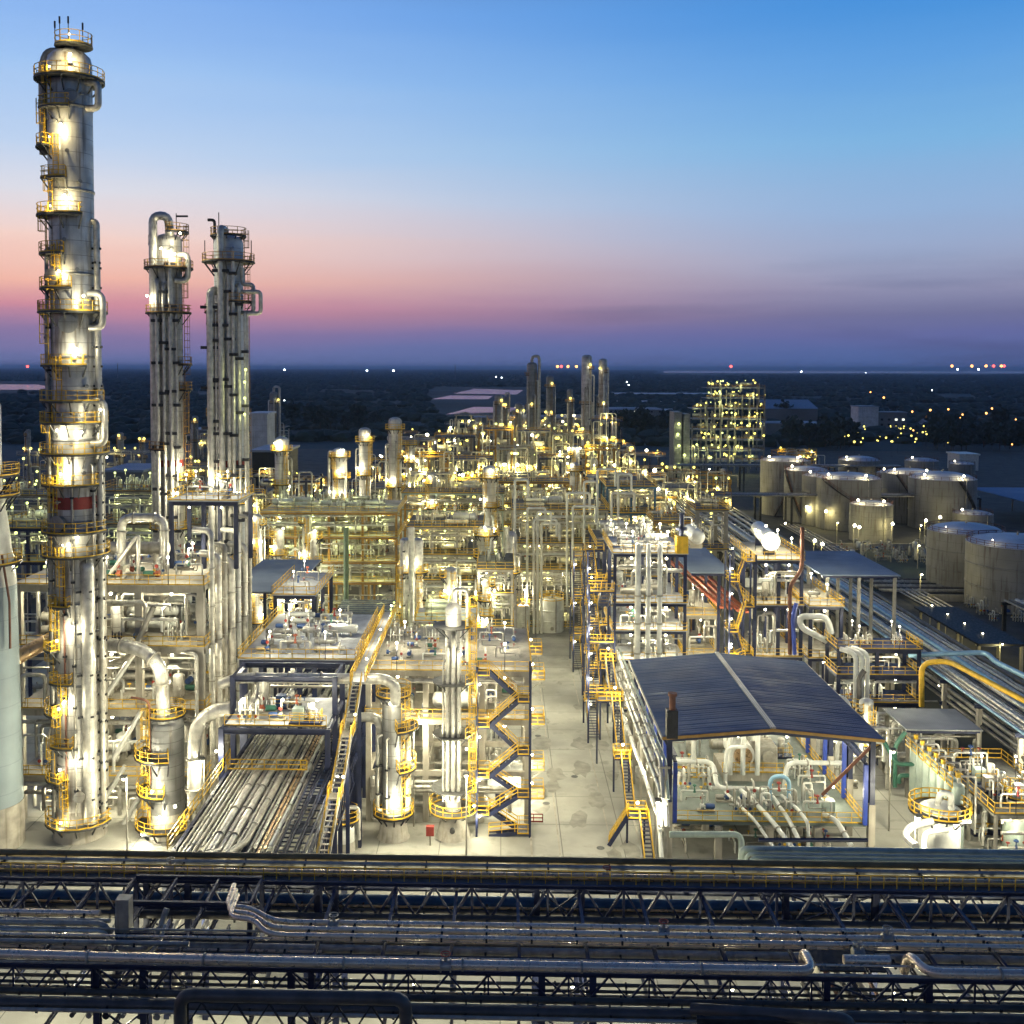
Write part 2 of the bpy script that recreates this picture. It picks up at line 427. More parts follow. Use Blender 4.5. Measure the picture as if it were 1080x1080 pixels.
# ---------------------------------------------------------------- equipment prototypes (built once at the far origin, copied, then removed)
PROTO = {}
HID = bpy.data.collections.new('patterns')
def proto(key):
    if key in PROTO: return PROTO[key]
    global COL
    keep = COL; globals()['COL'] = HID
    k, v = key; R = random.Random(hash(k+str(v)) if False else sum(map(ord, k))*7+v)
    t = None
    if k == 'hdrum':
        L = [3.2, 4.6, 4.0, 2.6][v]; r = [.55, .8, .45, .6][v]; m = ['silver','white_pipe','silver_dull','shell'][v]
        t = thing('horizontal_drum', None, 'drum'); z = r+.55
        MB().capsule((-L/2,0,z), (L/2,0,z), r, 16).obj('vessel_shell', m, t)
        for s in (-1, 1): MB().bx(s*L*.32-.12, s*L*.32+.12, -r*.8, r*.8, 0, z-r*.55).obj('saddle', 'concrete', t)
        for x in (-L*.2, L*.15): MB().cyl((x,0,z+r*.9), (x,0,z+r+.35), .12, 8).cyl((x,0,z+r+.3), (x,0,z+r+.38), .2, 8).obj('nozzle', m, t)
        MB().tube([(L*.3,0,z+r*.9), (L*.3,0,z+r+.9), (L*.3,1.0,z+r+.9), (L*.3,1.0,0)], .1, 8, .3).obj('outlet_pipe', 'silver', t)
    elif k == 'vdrum':
        h = [2.6, 3.4, 2.0, 3.0][v]; r = [.55, .5, .7, .4][v]; m = ['silver','shell','white_pipe','silver_dull'][v]
        t = thing('vertical_drum', None, 'drum')
        for a in (.8, 2.4, 3.9, 5.5): MB().bar((r*.9*math.cos(a), r*.9*math.sin(a), 0), (r*.9*math.cos(a), r*.9*math.sin(a), .9), .12).obj('leg', 'navy' if v % 2 else 'silver_dull', t)
        MB().capsule((0,0,.8), (0,0,h), r, 16).obj('vessel_shell', m, t)
        MB().tube([(0,0,h+r*.4), (0,0,h+.9), (r+.5,0,h+.9), (r+.5,0,.1)], .11, 8, .3).obj('overhead_pipe', 'silver', t)
        MB().cyl((0,-r,h*.6), (0,-r-.3,h*.6), .22, 10).obj('manway', 'silver_dull', t)
    elif k == 'pump':
        t = thing('pump_set', None, 'pump')
        MB().bx(-1.0, 1.0, -.35, .35, 0, .22).obj('baseplate', 'concrete', t)
        MB().cyl((-.9,0,.6), (0,0,.6), .3, 12).cyl((-1.0,0,.6), (-.9,0,.6), .24, 12).obj('motor', ['motor','green','motor','silver_dull'][v], t)
        MB().cyl((.25,0,.6), (.6,0,.6), .34, 12).cyl((0,0,.6), (.25,0,.6), .1, 8).obj('pump_casing', ['silver_dull','orange','white_pipe','motor'][v], t)
        MB().tube([(.42,0,.8), (.42,0,2.1), (.42,1.0,2.1)], .11, 8, .25).obj('discharge_pipe', 'silver', t)
        MB().cyl((.42,0,1.4), (.42,-.35,1.4), .04, 6).cyl((.42,-.33,1.4), (.42,-.38,1.4), .2, 10).obj('hand_wheel', 'red', t)
    elif k == 'exch':
        t = thing('heat_exchanger', None, 'heat exchanger'); r = [.42,.5,.38,.55][v]; L = [4.2, 4.8, 3.6, 5.2][v]
        for i in range(2 if v < 3 else 1):
            z = r+.5+i*(2*r+.35)
            MB().cyl((-L/2,0,z), (L/2,0,z), r, 14).capsule((L/2-.2,0,z), (L/2+.2,0,z), r, 14).obj('shell', ['silver','white_pipe','silver','shell'][v], t)
            MB().cyl((-L/2-.5,0,z), (-L/2,0,z), r*1.08, 14).cyl((-L/2-.06,0,z), (-L/2+.06,0,z), r*1.3, 14).cyl((-L/2-.6,0,z), (-L/2-.5,0,z), r*1.3, 14).obj('channel_head', 'silver_dull', t)
            MB().cyl((-L/2-.25,0,z-r-.36), (-L/2-.25,0,z-r*.9), .14, 8).obj('nozzle', 'silver_dull', t)
        for s in (-1, 1): MB().bx(s*L*.3-.1, s*L*.3+.1, -r*.8, r*.8, 0, .75).obj('saddle', 'concrete', t)
        MB().tube([(L*.35,0,z+r*.9), (L*.35,0,z+r+.8), (L*.35,-1.1,z+r+.8), (L*.35,-1.1,.1)], .12, 8, .3).obj('outlet_pipe', 'silver', t)
    elif k == 'valves':
        t = thing('valve_station', None, 'valve station')
        MB().tube([(-1.6,0,0), (-1.6,0,1.3), (1.6,0,1.3), (1.6,0,0)], .11, 8, .25).obj('main_pipe', 'silver' if v % 2 else 'white_pipe', t)
        MB().tube([(-1.0,0,.0+.12), (-1.0,0,.5), (1.0,0,.5), (1.0,0,1.3)], .07, 6, .2).obj('bypass_pipe', 'silver_dull', t)
        MB().cyl((0,0,1.1), (0,0,1.5), .2, 8, .12).cyl((0,0,1.5), (0,0,1.95), .06, 6).cyl((0,0,1.9), (0,0,2.0), .24, 12).cyl((0,0,2.0), (0,0,2.1), .24, 12, .1).obj('control_valve', ['red','motor','green','orange'][v], t)
        for x in (-.8, .8): MB().cyl((x,0,1.3), (x,0,1.75), .04, 6).cyl((x,0,1.75), (x,0,1.8), .19, 10).obj('hand_wheel', ['yellow','red','yellow','motor'][v], t)
    elif k == 'manifold':
        t = thing('pipe_manifold', None, 'pipe manifold'); nn = 3+v % 3
        for i in range(nn):
            x = (i-(nn-1)/2)*.55; zt = 1.6+.5*((i*7+v) % 3)
            MB().tube([(x,.4,0), (x,.4,zt), (x,-.5,zt), (x,-.5,0)], .09+.03*((i+v) % 2), 8, .25).obj('pipe', ['silver','white_pipe','silver_dull'][(i+v) % 3], t)
            MB().cyl((x,-.5,.7), (x,-.85,.7), .03, 6).cyl((x,-.83,.7), (x,-.88,.7), .17, 10).obj('hand_wheel', ['yellow','red','motor'][(i+v) % 3], t)
        MB().cyl((-nn*.35,0,zt*.5), (nn*.35,0,zt*.5), .14, 8).obj('header_pipe', 'silver', t)
    elif k == 'skid':
        t = thing('equipment_skid', None, 'equipment skid')
        MB().bx(-1.6,1.6,-.9,.9,0,.2).obj('base_frame', 'navy', t)
        MB().bx(-1.3,-.2,-.5,.5,.2,1.5).obj('cabinet', ['palegreen','silver_dull','white_pipe','motor'][v], t)
        MB().capsule((.5,0,.45), (.5,0,1.9), .38, 12).obj('vessel_shell', 'silver', t)
        MB().tube([(1.1,-.4,.2), (1.1,-.4,1.5), (.5,-.4,1.5)], .07, 6, .2).obj('pipe', 'white_pipe', t)
        MB().rail([(-1.5,-.85,.2), (1.5,-.85,.2), (1.5,.85,.2)], 1.0, .05, 1.0, False).obj('railing', 'yellow', t)
    globals()['COL'] = keep
    PROTO[key] = t; return t
DESC = {('hdrum',0):'small silver horizontal drum', ('hdrum',1):'large white horizontal drum', ('hdrum',2):'slim grey horizontal drum', ('hdrum',3):'short stained horizontal drum',
 ('vdrum',0):'silver vertical drum', ('vdrum',1):'tall stained vertical drum on navy legs', ('vdrum',2):'squat white vertical drum', ('vdrum',3):'narrow grey vertical drum on navy legs',
 ('pump',0):'pump with blue motor', ('pump',1):'orange pump with green motor', ('pump',2):'white pump with blue motor', ('pump',3):'blue pump with grey motor',
 ('exch',0):'stacked silver heat exchanger pair', ('exch',1):'stacked white heat exchanger pair', ('exch',2):'short stacked silver heat exchanger pair', ('exch',3):'single long stained heat exchanger',
 ('valves',0):'red topped control valve station', ('valves',1):'blue topped control valve station', ('valves',2):'green topped control valve station', ('valves',3):'orange topped control valve station',
 ('manifold',0):'three pipe manifold with hand wheels', ('manifold',1):'four pipe manifold with hand wheels', ('manifold',2):'five pipe manifold with hand wheels', ('manifold',3):'crossed three pipe manifold',
 ('skid',0):'skid with pale green cabinet', ('skid',1):'skid with grey cabinet', ('skid',2):'skid with white cabinet', ('skid',3):'skid with blue cabinet'}
SIZE = {'hdrum': (4.6, 2.6), 'vdrum': (2.2, 2.2), 'pump': (2.4, 1.8), 'exch': (6.0, 2.4), 'valves': (3.6, 1.2), 'manifold': (2.4, 1.8), 'skid': (3.4, 2.2)}
TALL = {'hdrum': 3.4, 'vdrum': 4.6, 'pump': 2.4, 'exch': 4.0, 'valves': 2.2, 'manifold': 2.9, 'skid': 2.5}
def put(k, v, p, where, rz=0, sc=1.0):
    o = dup(proto((k, v)), p, rz, sc); ranked(o, DESC[(k, v)], where, p); return o
def fill(x0, x1, y0, y1, z, h, where, seed, dens=.75, kinds=('hdrum','vdrum','pump','exch','valves','manifold'), row=3.0, maxsc=1.3):
    R = random.Random(seed); y = y0+row/2; n = 0
    while y < y1-.5:
        x = x0+.6
        while x < x1-1.5:
            k = R.choice(kinds); v = R.randrange(4); w = SIZE[k][0]; rz = R.choice([0, 0, PI, PI/2 if SIZE[k][0] < row+.4 else 0])
            if rz == PI/2: w = SIZE[k][1]
            sc = min(R.uniform(.85, maxsc), (h-.3)/TALL[k] if h else 9)
            w *= sc
            if sc > .45 and R.random() < dens and x+w < x1-.2:
                put(k, v, (x+w/2, y+R.uniform(-.3, .3), z), where, rz, sc); n += 1; x += w+R.uniform(.1, .7)
            else: x += 1.2
        y += row
    return n
PIPEM = {'silver':'silver insulated pipe', 'white_pipe':'white insulated pipe', 'silver_dull':'dull grey pipe', 'tan_pipe':'tan pipe', 'blue':'bright blue pipe', 'green':'green pipe', 'yellow':'yellow pipe', 'red':'red pipe', 'rust':'rusty pipe', 'rosy_pipe':'rosy metal pipe','palegreen':'pale green pipe','paleblue_pipe':'pale blue pipe','navy_pipe':'dark navy pipe'}
def wild_pipes(x0, x1, y0, y1, z0, z1, n, where, seed, mats=('silver','silver','white_pipe','silver_dull','silver'), rr=(.09, .26), parent=None):
    """process piping strung through a bay: rises, runs along a floor and drops again"""
    R = random.Random(seed)
    for i in range(n):
        m = R.choice(mats); r = R.uniform(*rr); kind = R.random()
        x = R.uniform(x0, x1); y = R.uniform(y0, y1) if R.random() < .5 else y0+R.uniform(0, .4)*(1); a = R.uniform(z0, z0+(z1-z0)*.4); b = R.uniform(z0+(z1-z0)*.5, z1)
        if kind < .45:
            x2 = min(x1, max(x0, x+R.choice([-1, 1])*R.uniform(1.2, (x1-x0)*.5))); c = R.uniform(a, b)
            P = [(x,y,a), (x,y,b), (x2,y,b), (x2,y,c)]; shape = 'arched'
        elif kind < .75:
            x2 = x1 if x < (x0+x1)/2 else x0; P = [(x,y,a), (x,y,b), (x2,y,b)]; shape = 'elbowed'
        elif kind < .88: P = [(x,y,a), (x,y,b), (x,min(y1, y+R.uniform(1, 4)),b)]; shape = 'tall'
        else: P = [(x0,y,b), (x1,y,b)]; shape = 'level'
        if parent is not None: MB().tube(P, r, 8).obj('pipe', m, parent)
        else: pipe(P, r, m, None, (shape+' '+PIPEM[m], where), n=8, flange=3.1 if r > .18 else 0)
# ---------------------------------------------------------------- stairs
def flight(t, a, b, wdt, strm='navy', railm='yellow', rw=.06):
    a = Vector(a); b = Vector(b); d = Vector((b.x-a.x, b.y-a.y, 0)).normalized(); s = Vector((-d.y, d.x, 0))*wdt/2
    f = MB()
    for q in (-1, 1): f.bar(a+s*q, b+s*q, .1, .42)
    n = max(3, int(abs(b.z-a.z)/.24))
    for i in range(1, n):
        p = a+(b-a)*i/n; f.bar(p-s, p+s, .28, .05, False)
    o = f.obj('flight', strm, t)
    r = MB()
    for q in (-1, 1): r.rail([a+s*q, b+s*q], 1.05, rw, 1.4, False)
    r.obj('handrail', railm, o); return o
def landing(t, x0, x1, y0, y1, z, railm='yellow', sides='nsew', m='navy', rw=.06):
    o = MB().bx(x0, x1, y0, y1, z-.16, z).obj('landing', m, t)
    P = {'s': [(x0,y0,z),(x1,y0,z)], 'e': [(x1,y0,z),(x1,y1,z)], 'n': [(x1,y1,z),(x0,y1,z)], 'w': [(x0,y1,z),(x0,y0,z)]}
    r = MB()
    for q in sides: r.rail(P[q], 1.05, rw, 1.1)
    if r.v: r.obj('railing', railm, o)
    return o
def stair_tower(x0, x1, y0, y1, zs, label, axis='x', strm='navy', posts=True, name='stair_tower', railm='yellow', lamps=0):
    """switchback stairs between two columns of landings"""
    t = thing(name, label, 'staircase', (x0, y0, zs[0])); L = 1.3
    for i in range(len(zs)-1):
        za, zb = zs[i], zs[i+1]
        if axis == 'x':
            yy = y0+(y1-y0)*(.27 if i % 2 == 0 else .73); w = (y1-y0)*.42
            a, b = (x0+L, x1-L) if i % 2 == 0 else (x1-L, x0+L)
            flight(t, (a,yy,za), (b,yy,zb), w, strm, railm)
            if i % 2 == 0: landing(t, x1-L, x1, y0, y1, zb, railm, 'sen', strm)
            else: landing(t, x0, x0+L, y0, y1, zb, railm, 'swn', strm)
        else:
            xx = x0+(x1-x0)*(.27 if i % 2 == 0 else .73); w = (x1-x0)*.42
            a, b = (y0+L, y1-L) if i % 2 == 0 else (y1-L, y0+L)
            flight(t, (xx,a,za), (xx,b,zb), w, strm, railm)
            if i % 2 == 0: landing(t, x0, x1, y1-L, y1, zb, railm, 'ewn', strm)
            else: landing(t, x0, x1, y0, y0+L, zb, railm, 'ews', strm)
        if lamps and i % lamps == 0: lamp(t, (x0+.3, y0-.1, zb+1.9), 260, .17)
    if posts:
        for x in (x0, x1):
            for y in (y0, y1): MB().ibeam((x,y,0), (x,y,zs[-1]+1), .22, .22).obj('post', strm, t)
    return t
# ---------------------------------------------------------------- framed structures
def frame_struct(name, label, cat, xs, ys, zs, cm='navy', dm='grate', cw=.4, concrete=False, z0=0, railm='yellow', brace=False, decks=None, lampE=300, lampn=1, where=None, dens=.7, seed=1, kinds=None, fillrow=3.2, pipes=4, toprail=True, beamh=.5, lamp_r=.18, holes=None, rails='sew', wp=None, lampcol=WHITE, lampevery=1, bulb='bulb', toph=5, toplamp=.8, prr=(.09,.26)):
    t = thing(name, label, cat, (xs[0], ys[0], z0)); zt = zs[-1]
    if z0 > .1 and not concrete: pass
    for x in xs:
        for y in ys:
            if concrete: MB().bx(x-cw/2, x+cw/2, y-cw/2, y+cw/2, z0, zt-.05).obj('column', cm, t)
            else: MB().ibeam((x,y,z0), (x,y,zt-.05), cw, cw).obj('column', cm, t)
    X0, X1, Y0, Y1 = xs[0]-cw/2, xs[-1]+cw/2, ys[0]-cw/2, ys[-1]+cw/2
    for i, z in enumerate(zs):
        top = i == len(zs)-1
        b = MB()
        for y in ys:
            if concrete: b.bx(X0, X1, y-cw*.4, y+cw*.4, z-beamh-.12, z-.12)
            else: b.ibeam((X0,y,z-.12-beamh/2), (X1,y,z-.12-beamh/2), cw*.7, beamh)
        for x in xs:
            for ya, yb in zip(ys[:-1], ys[1:]):
                if concrete: b.bx(x-cw*.38, x+cw*.38, ya+cw*.4, yb-cw*.4, z-beamh*.9-.12, z-.123)
                else: b.bar((x,ya+cw*.36,z-.14-beamh/2), (x,yb-cw*.36,z-.14-beamh/2), cw*.5, beamh*.8)
        fr = b.obj('floor_frame', cm, t)
        if decks is None or decks[i]:
            dk = MB()
            if holes and holes.get(i):
                hx0, hx1, hy0, hy1 = holes[i]
                dk.bx(X0-.2, hx0, Y0-.2, Y1+.2, z-.12, z); dk.bx(hx1, X1+.2, Y0-.2, Y1+.2, z-.12, z); dk.bx(hx0, hx1, Y0-.2, hy0, z-.12, z); dk.bx(hx0, hx1, hy1, Y1+.2, z-.12, z)
            else: dk.bx(X0-.2, X1+.2, Y0-.2, Y1+.2, z-.12, z)
            d = dk.obj('deck', dm, t)
            if not top or toprail:
                r = MB(); x0, x1, y0, y1 = X0-.12, X1+.12, Y0-.12, Y1+.12
                if 'w' in rails: r.rail([(x0,y1,z),(x0,y0,z)])
                if 's' in rails: r.rail([(x0,y0,z),(x1,y0,z)])
                if 'e' in rails: r.rail([(x1,y0,z),(x1,y1,z)])
                if 'n' in rails: r.rail([(x1,y1,z),(x0,y1,z)])
                if r.v: r.obj('railing', railm, d)
        # lamps hang under the floor above
        if lampE and (decks is None or decks[i]):
            for j, (xa, xb) in enumerate(zip(xs[:-1], xs[1:])):
                if j % lampevery: continue
                for q in range(lampn):
                    lamp(t, ((xa+xb)/2+(q-.5*(lampn-1))*2.2, Y0+.9, z-beamh-.45), lampE, lamp_r, (0,-.35,-.45), lampcol, bulb)
    if lampE and toplamp:
        for j, (xa, xb) in enumerate(zip(xs[:-1], xs[1:])):
            for y in (Y0-.15, (Y0+Y1)/2):
                o = MB().bar(((xa+xb)/2,y,zt), ((xa+xb)/2,y,zt+2.9), .07).obj('lamp_pole', 'black_steel', t); lamp(o, ((xa+xb)/2,y,zt+3.05), lampE*toplamp, lamp_r, (0,-.1,-.55), lampcol, bulb)  # pole lamps added over the top deck to light the roof
    if brace:
        for k, (za, zb) in enumerate(zip([z0]+zs[:-1], zs)):
            for y in (ys[0],):
                for j, (xa, xb) in enumerate(zip(xs[:-1], xs[1:])):
                    if (j+k) % 2 == 0: MB().bar((xa,y-.02,za), (xb,y-.02,zb-.3), .14).bar((xa,y+.14,zb-.3), (xb,y+.14,za), .14).obj('brace', cm, t)
    if where:
        lv = [z0]+zs
        for i, z in enumerate(lv):
            h = (lv[i+1]-z-beamh-.2) if i+1 < len(lv) else toph
            if (i == 0 and z0 > .1) or (i > 0 and decks is not None and not decks[i-1]): continue
            fl = where[i] if isinstance(where, (list, tuple)) else f"{'at the foot' if i == 0 else 'on the '+('roof' if i == len(lv)-1 else ONES[i-1]+' floor')} of {where}"
            kk = kinds or (('vdrum','pump','exch','valves','manifold','hdrum') if h > 3 else ('pump','valves','manifold'))
            fill(xs[0]+.3, xs[-1]-.3, ys[0]+.6, ys[-1]-.3, z, h, fl, seed*31+i, dens, kk, fillrow)
            if pipes and i+1 < len(lv): wild_pipes(xs[0]+.4, xs[-1]-.4, ys[0]-.5, ys[-1]-1, z+.2, lv[i+1]-beamh-.3, pipes, '', seed*17+i, parent=t, rr=prr)
    return t
def tank(cx_px, top_px, bot_px, wpx, label=None, rank=None, Y=None, dome=.12, stair=None, rail='rust', roof='tankroof', shell='tankshell', name='storage_tank', bund=False):
    Y = Y or G(cx_px, bot_px).y; p = W(cx_px, bot_px, Y); r = wpx*Y/F/2; Yc = Y+r; h = ZZ(top_px, Y); c = (p.x*(Yc/Y)*.5+p.x*.5, Yc)
    t = thing(name, label, 'storage tank', (c[0], c[1], 0)); n = 48
    MB().lathe((c[0],c[1],0), [(r,0),(r,h)], n).obj('tank_shell', shell, t)
    for q in (.35, .68): MB().lathe((c[0],c[1],0), [(r,h*q-.12),(r+.14,h*q-.1),(r+.14,h*q+.1),(r,h*q+.12)], n).obj('wind_girder', shell, t)
    MB().lathe((c[0],c[1],0), [(r,h),(r*.8,h+r*dome*.5),(r*.5,h+r*dome*.85),(r*.2,h+r*dome),(.02,h+r*dome*1.02)], n).obj('roof', roof, t)
    pts = [(c[0]+r*.98*math.cos(a*PI/18), c[1]+r*.98*math.sin(a*PI/18), h) for a in range(37)]
    MB().rail(pts, 1.1, .09, 2.2).obj('railing', rail, t)
    if stair:
        a0, a1 = stair; b = MB(); k = 28; R2 = r+.5; w_ = []
        for i in range(k):
            u, u2 = i/k, (i+1)/k; A, B = a0+(a1-a0)*u, a0+(a1-a0)*u2
            P = Vector((c[0]+R2*math.cos(A), c[1]+R2*math.sin(A), h*u)); Q = Vector((c[0]+R2*math.cos(B), c[1]+R2*math.sin(B), h*u2))
            b.bar(P, Q, .9, .18); w_.append(P)
        s = b.obj('stair', 'black_steel', t); MB().rail([q+Vector((0,0,.1)) for q in w_]+[Q], 1.1, .08, 1.5, False).obj('handrail', rail, s)
    MB().cyl((c[0],c[1]-r-.25,.9), (c[0],c[1]-r+.3,.9), .35, 12).obj('manway', 'silver_dull', t)
    MB().tube([(c[0]+r*.3,c[1]-r-.25,h*.05), (c[0]+r*.3,c[1]-r-.25,h+.3), (c[0]+r*.3,c[1]-r*.8,h+.3)], .12, 8).obj('riser_pipe', 'silver_dull', t)
    MB().cyl((c[0],c[1],h+r*dome), (c[0],c[1],h+r*dome+.7), .25, 8).obj('vent', 'silver_dull', t)
    if rank: ranked(t, rank[0], rank[1], (c[0], c[1], h))
    return t, c, r, h
def canopy(corners, z, thick, m, label, posts, zp0=0, postm='silver_dull', name='canopy_roof', rise=0, beam='navy'):
    """flat or low-pitched shed roof on posts; corners x0,x1,y0,y1; the ridge runs along y"""
    x0, x1, y0, y1 = corners; t = thing(name, label, 'canopy', (x0, y0, zp0)); xm = (x0+x1)/2
    if rise:
        b = MB()
        for (xa, za, xb, zb) in ((x0, z, xm, z+rise), (xm, z+rise, x1, z)):
            b.add([(xa,y0,za),(xb,y0,zb),(xb,y1,zb),(xa,y1,za),(xa,y0,za-thick),(xb,y0,zb-thick),(xb,y1,zb-thick),(xa,y1,za-thick)], [(0,1,2,3),(7,6,5,4),(4,5,1,0),(6,7,3,2),(5,6,2,1),(7,4,0,3)])
        b.obj('roof', m, t)
        MB().bx(xm-.35, xm+.35, y0-.02, y1+.02, z+rise-.02, z+rise+.1).obj('ridge_cap', 'roofpale', t)
    else: MB().bx(x0, x1, y0, y1, z-thick, z).obj('roof', m, t)
    for (x, y) in posts: MB().ibeam((x,y,zp0), (x,y,z-thick-.3), .4, .4).obj('post', postm, t)
    for y in sorted({p[1] for p in posts}):
        if rise:
            MB().bar((x0+.2,y,z-thick-.25), (xm,y,z+rise-thick-.25), .25, .5).bar((xm,y,z+rise-thick-.25), (x1-.2,y,z-thick-.25), .25, .5).obj('rafter', beam, t)
        else: MB().bar((x0+.2,y,z-thick-.2), (x1-.2,y,z-thick-.2), .25, .4).obj('rafter', beam, t)
    return t
# ================================================================ world, camera, ground
def world():
    w = bpy.data.worlds.new('World'); SC.world = w; w.use_nodes = True; n, l = w.node_tree.nodes, w.node_tree.links
    bg = n['Background']; tc = n.new('ShaderNodeTexCoord'); sx = n.new('ShaderNodeSeparateXYZ'); l.new(tc.outputs['Generated'], sx.inputs[0])
    # dusk sky: colour by height above the horizon, warmer toward the sunset side (west = -X)
    def lin(c): return tuple(((x/255)/12.92 if x/255 <= .04045 else ((x/255+.055)/1.055)**2.4) for x in c)
    def ramp(stops):
        r = n.new('ShaderNodeValToRGB'); e = r.color_ramp.elements; e[0].position = stops[0][0]; e[0].color = (*lin(stops[0][1]), 1); e[1].position = stops[-1][0]; e[1].color = (*lin(stops[-1][1]), 1)
        for p, c in stops[1:-1]: q = e.new(p); q.color = (*lin(c), 1)
        return r
    nz = n.new('ShaderNodeTexNoise'); mp = n.new('ShaderNodeMapping'); mp.inputs['Scale'].default_value = (1.2, 1.2, 14); l.new(tc.outputs['Generated'], mp.inputs[0]); l.new(mp.outputs[0], nz.inputs['Vector'])
    nz.inputs['Scale'].default_value = 2.2; nz.inputs['Detail'].default_value = 5
    wob = n.new('ShaderNodeMapRange'); wob.inputs[1].default_value = .3; wob.inputs[2].default_value = .7; wob.inputs[3].default_value = -.006; wob.inputs[4].default_value = .006; l.new(nz.outputs['Fac'], wob.inputs[0])
    ad = n.new('ShaderNodeMath'); l.new(sx.outputs[2], ad.inputs[0]); l.new(wob.outputs[0], ad.inputs[1])
    sc = n.new('ShaderNodeMath'); sc.operation = 'MULTIPLY'; sc.inputs[1].default_value = 2.0; l.new(ad.outputs[0], sc.inputs[0])
    A = ramp([(0,(104,118,168)), (.03,(116,120,170)), (.062,(140,122,166)), (.111,(210,144,160)), (.16,(244,186,170)), (.226,(246,212,202)), (.305,(222,222,232)), (.39,(192,212,240)), (.515,(162,198,243)), (.63,(134,178,240)), (1,(60,92,150))])
    B = ramp([(0,(82,104,160)), (.03,(88,106,162)), (.06,(102,108,162)), (.095,(114,116,156)), (.144,(144,146,178)), (.193,(157,167,198)), (.283,(148,179,218)), (.40,(125,180,226)), (.52,(98,162,226)), (.63,(72,146,220)), (1,(36,70,130))])
    l.new(sc.outputs[0], A.inputs[0]); l.new(sc.outputs[0], B.inputs[0])
    f = n.new('ShaderNodeMapRange'); f.inputs[1].default_value = -.42; f.inputs[2].default_value = .40; f.interpolation_type = 'SMOOTHSTEP'; l.new(sx.outputs[0], f.inputs[0])
    m = n.new('ShaderNodeMix'); m.data_type = 'RGBA'; l.new(f.outputs[0], m.inputs[0]); l.new(A.outputs[0], m.inputs[6]); l.new(B.outputs[0], m.inputs[7])
    # thin dark cloud bank low on the east side
    cb = n.new('ShaderNodeMapRange'); cb.inputs[1].default_value = .50; cb.inputs[2].default_value = .64; cb.inputs[3].default_value = 0; cb.inputs[4].default_value = .5; l.new(nz.outputs['Fac'], cb.inputs[0])
    lo = n.new('ShaderNodeMapRange'); lo.inputs[1].default_value = .11; lo.inputs[2].default_value = .055; l.new(sx.outputs[2], lo.inputs[0])
    mu = n.new('ShaderNodeMath'); mu.operation = 'MULTIPLY'; l.new(cb.outputs[0], mu.inputs[0]); l.new(lo.outputs[0], mu.inputs[1])
    mu2 = n.new('ShaderNodeMath'); mu2.operation = 'MULTIPLY'; l.new(mu.outputs[0], mu2.inputs[0]); l.new(f.outputs[0], mu2.inputs[1])
    m2 = n.new('ShaderNodeMix'); m2.data_type = 'RGBA'; l.new(mu2.outputs[0], m2.inputs[0]); l.new(m.outputs[2], m2.inputs[6]); m2.inputs[7].default_value = (*lin((78,84,128)), 1)
    # the sky opposite the afterglow and overhead is darker
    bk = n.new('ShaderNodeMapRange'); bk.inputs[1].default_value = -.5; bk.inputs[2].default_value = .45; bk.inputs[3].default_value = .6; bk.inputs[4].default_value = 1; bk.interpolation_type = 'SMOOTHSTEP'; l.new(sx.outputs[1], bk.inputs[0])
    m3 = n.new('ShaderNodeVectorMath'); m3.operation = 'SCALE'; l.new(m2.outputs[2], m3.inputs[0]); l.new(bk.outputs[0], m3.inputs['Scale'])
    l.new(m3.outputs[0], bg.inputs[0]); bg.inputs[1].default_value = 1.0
world()
cam = bpy.data.cameras.new('camera'); camo = bpy.data.objects.new('camera', cam); COL.objects.link(camo); SC.camera = camo
camo.location = (0,0,H); camo.rotation_euler = CAMR.to_euler(); cam.sensor_width = 36; cam.lens = 36*F/1080
cam.shift_x = (540-CX)/1080; cam.shift_y = -(540-CY)/1080; cam.clip_start = 1; cam.clip_end = 200000
sd = bpy.data.lights.new('low_sun', 'SUN'); sd.energy = .04; sd.angle = .2; sd.color = (1,.6,.45); so = bpy.data.objects.new('low_sun', sd); COL.objects.link(so); so.rotation_euler = (D(84), 0, D(-70))
SC.view_settings.view_transform = 'Standard'; SC.view_settings.look = 'None'; SC.view_settings.exposure = 0
SC.cycles.use_denoising = True; SC.cycles.max_bounces = 4; SC.cycles.diffuse_bounces = 3; SC.cycles.glossy_bounces = 2; SC.cycles.transmission_bounces = 0; SC.cycles.volume_bounces = 0
SC.cycles.caustics_reflective = False; SC.cycles.caustics_refractive = False; SC.cycles.sample_clamp_indirect = 3; SC.cycles.use_light_tree = True; SC.cycles.use_adaptive_sampling = True; SC.cycles.adaptive_threshold = .04; SC.cycles.adaptive_min_samples = 16
try: SC.cycles.denoising_prefilter = 'ACCURATE'
except Exception: pass

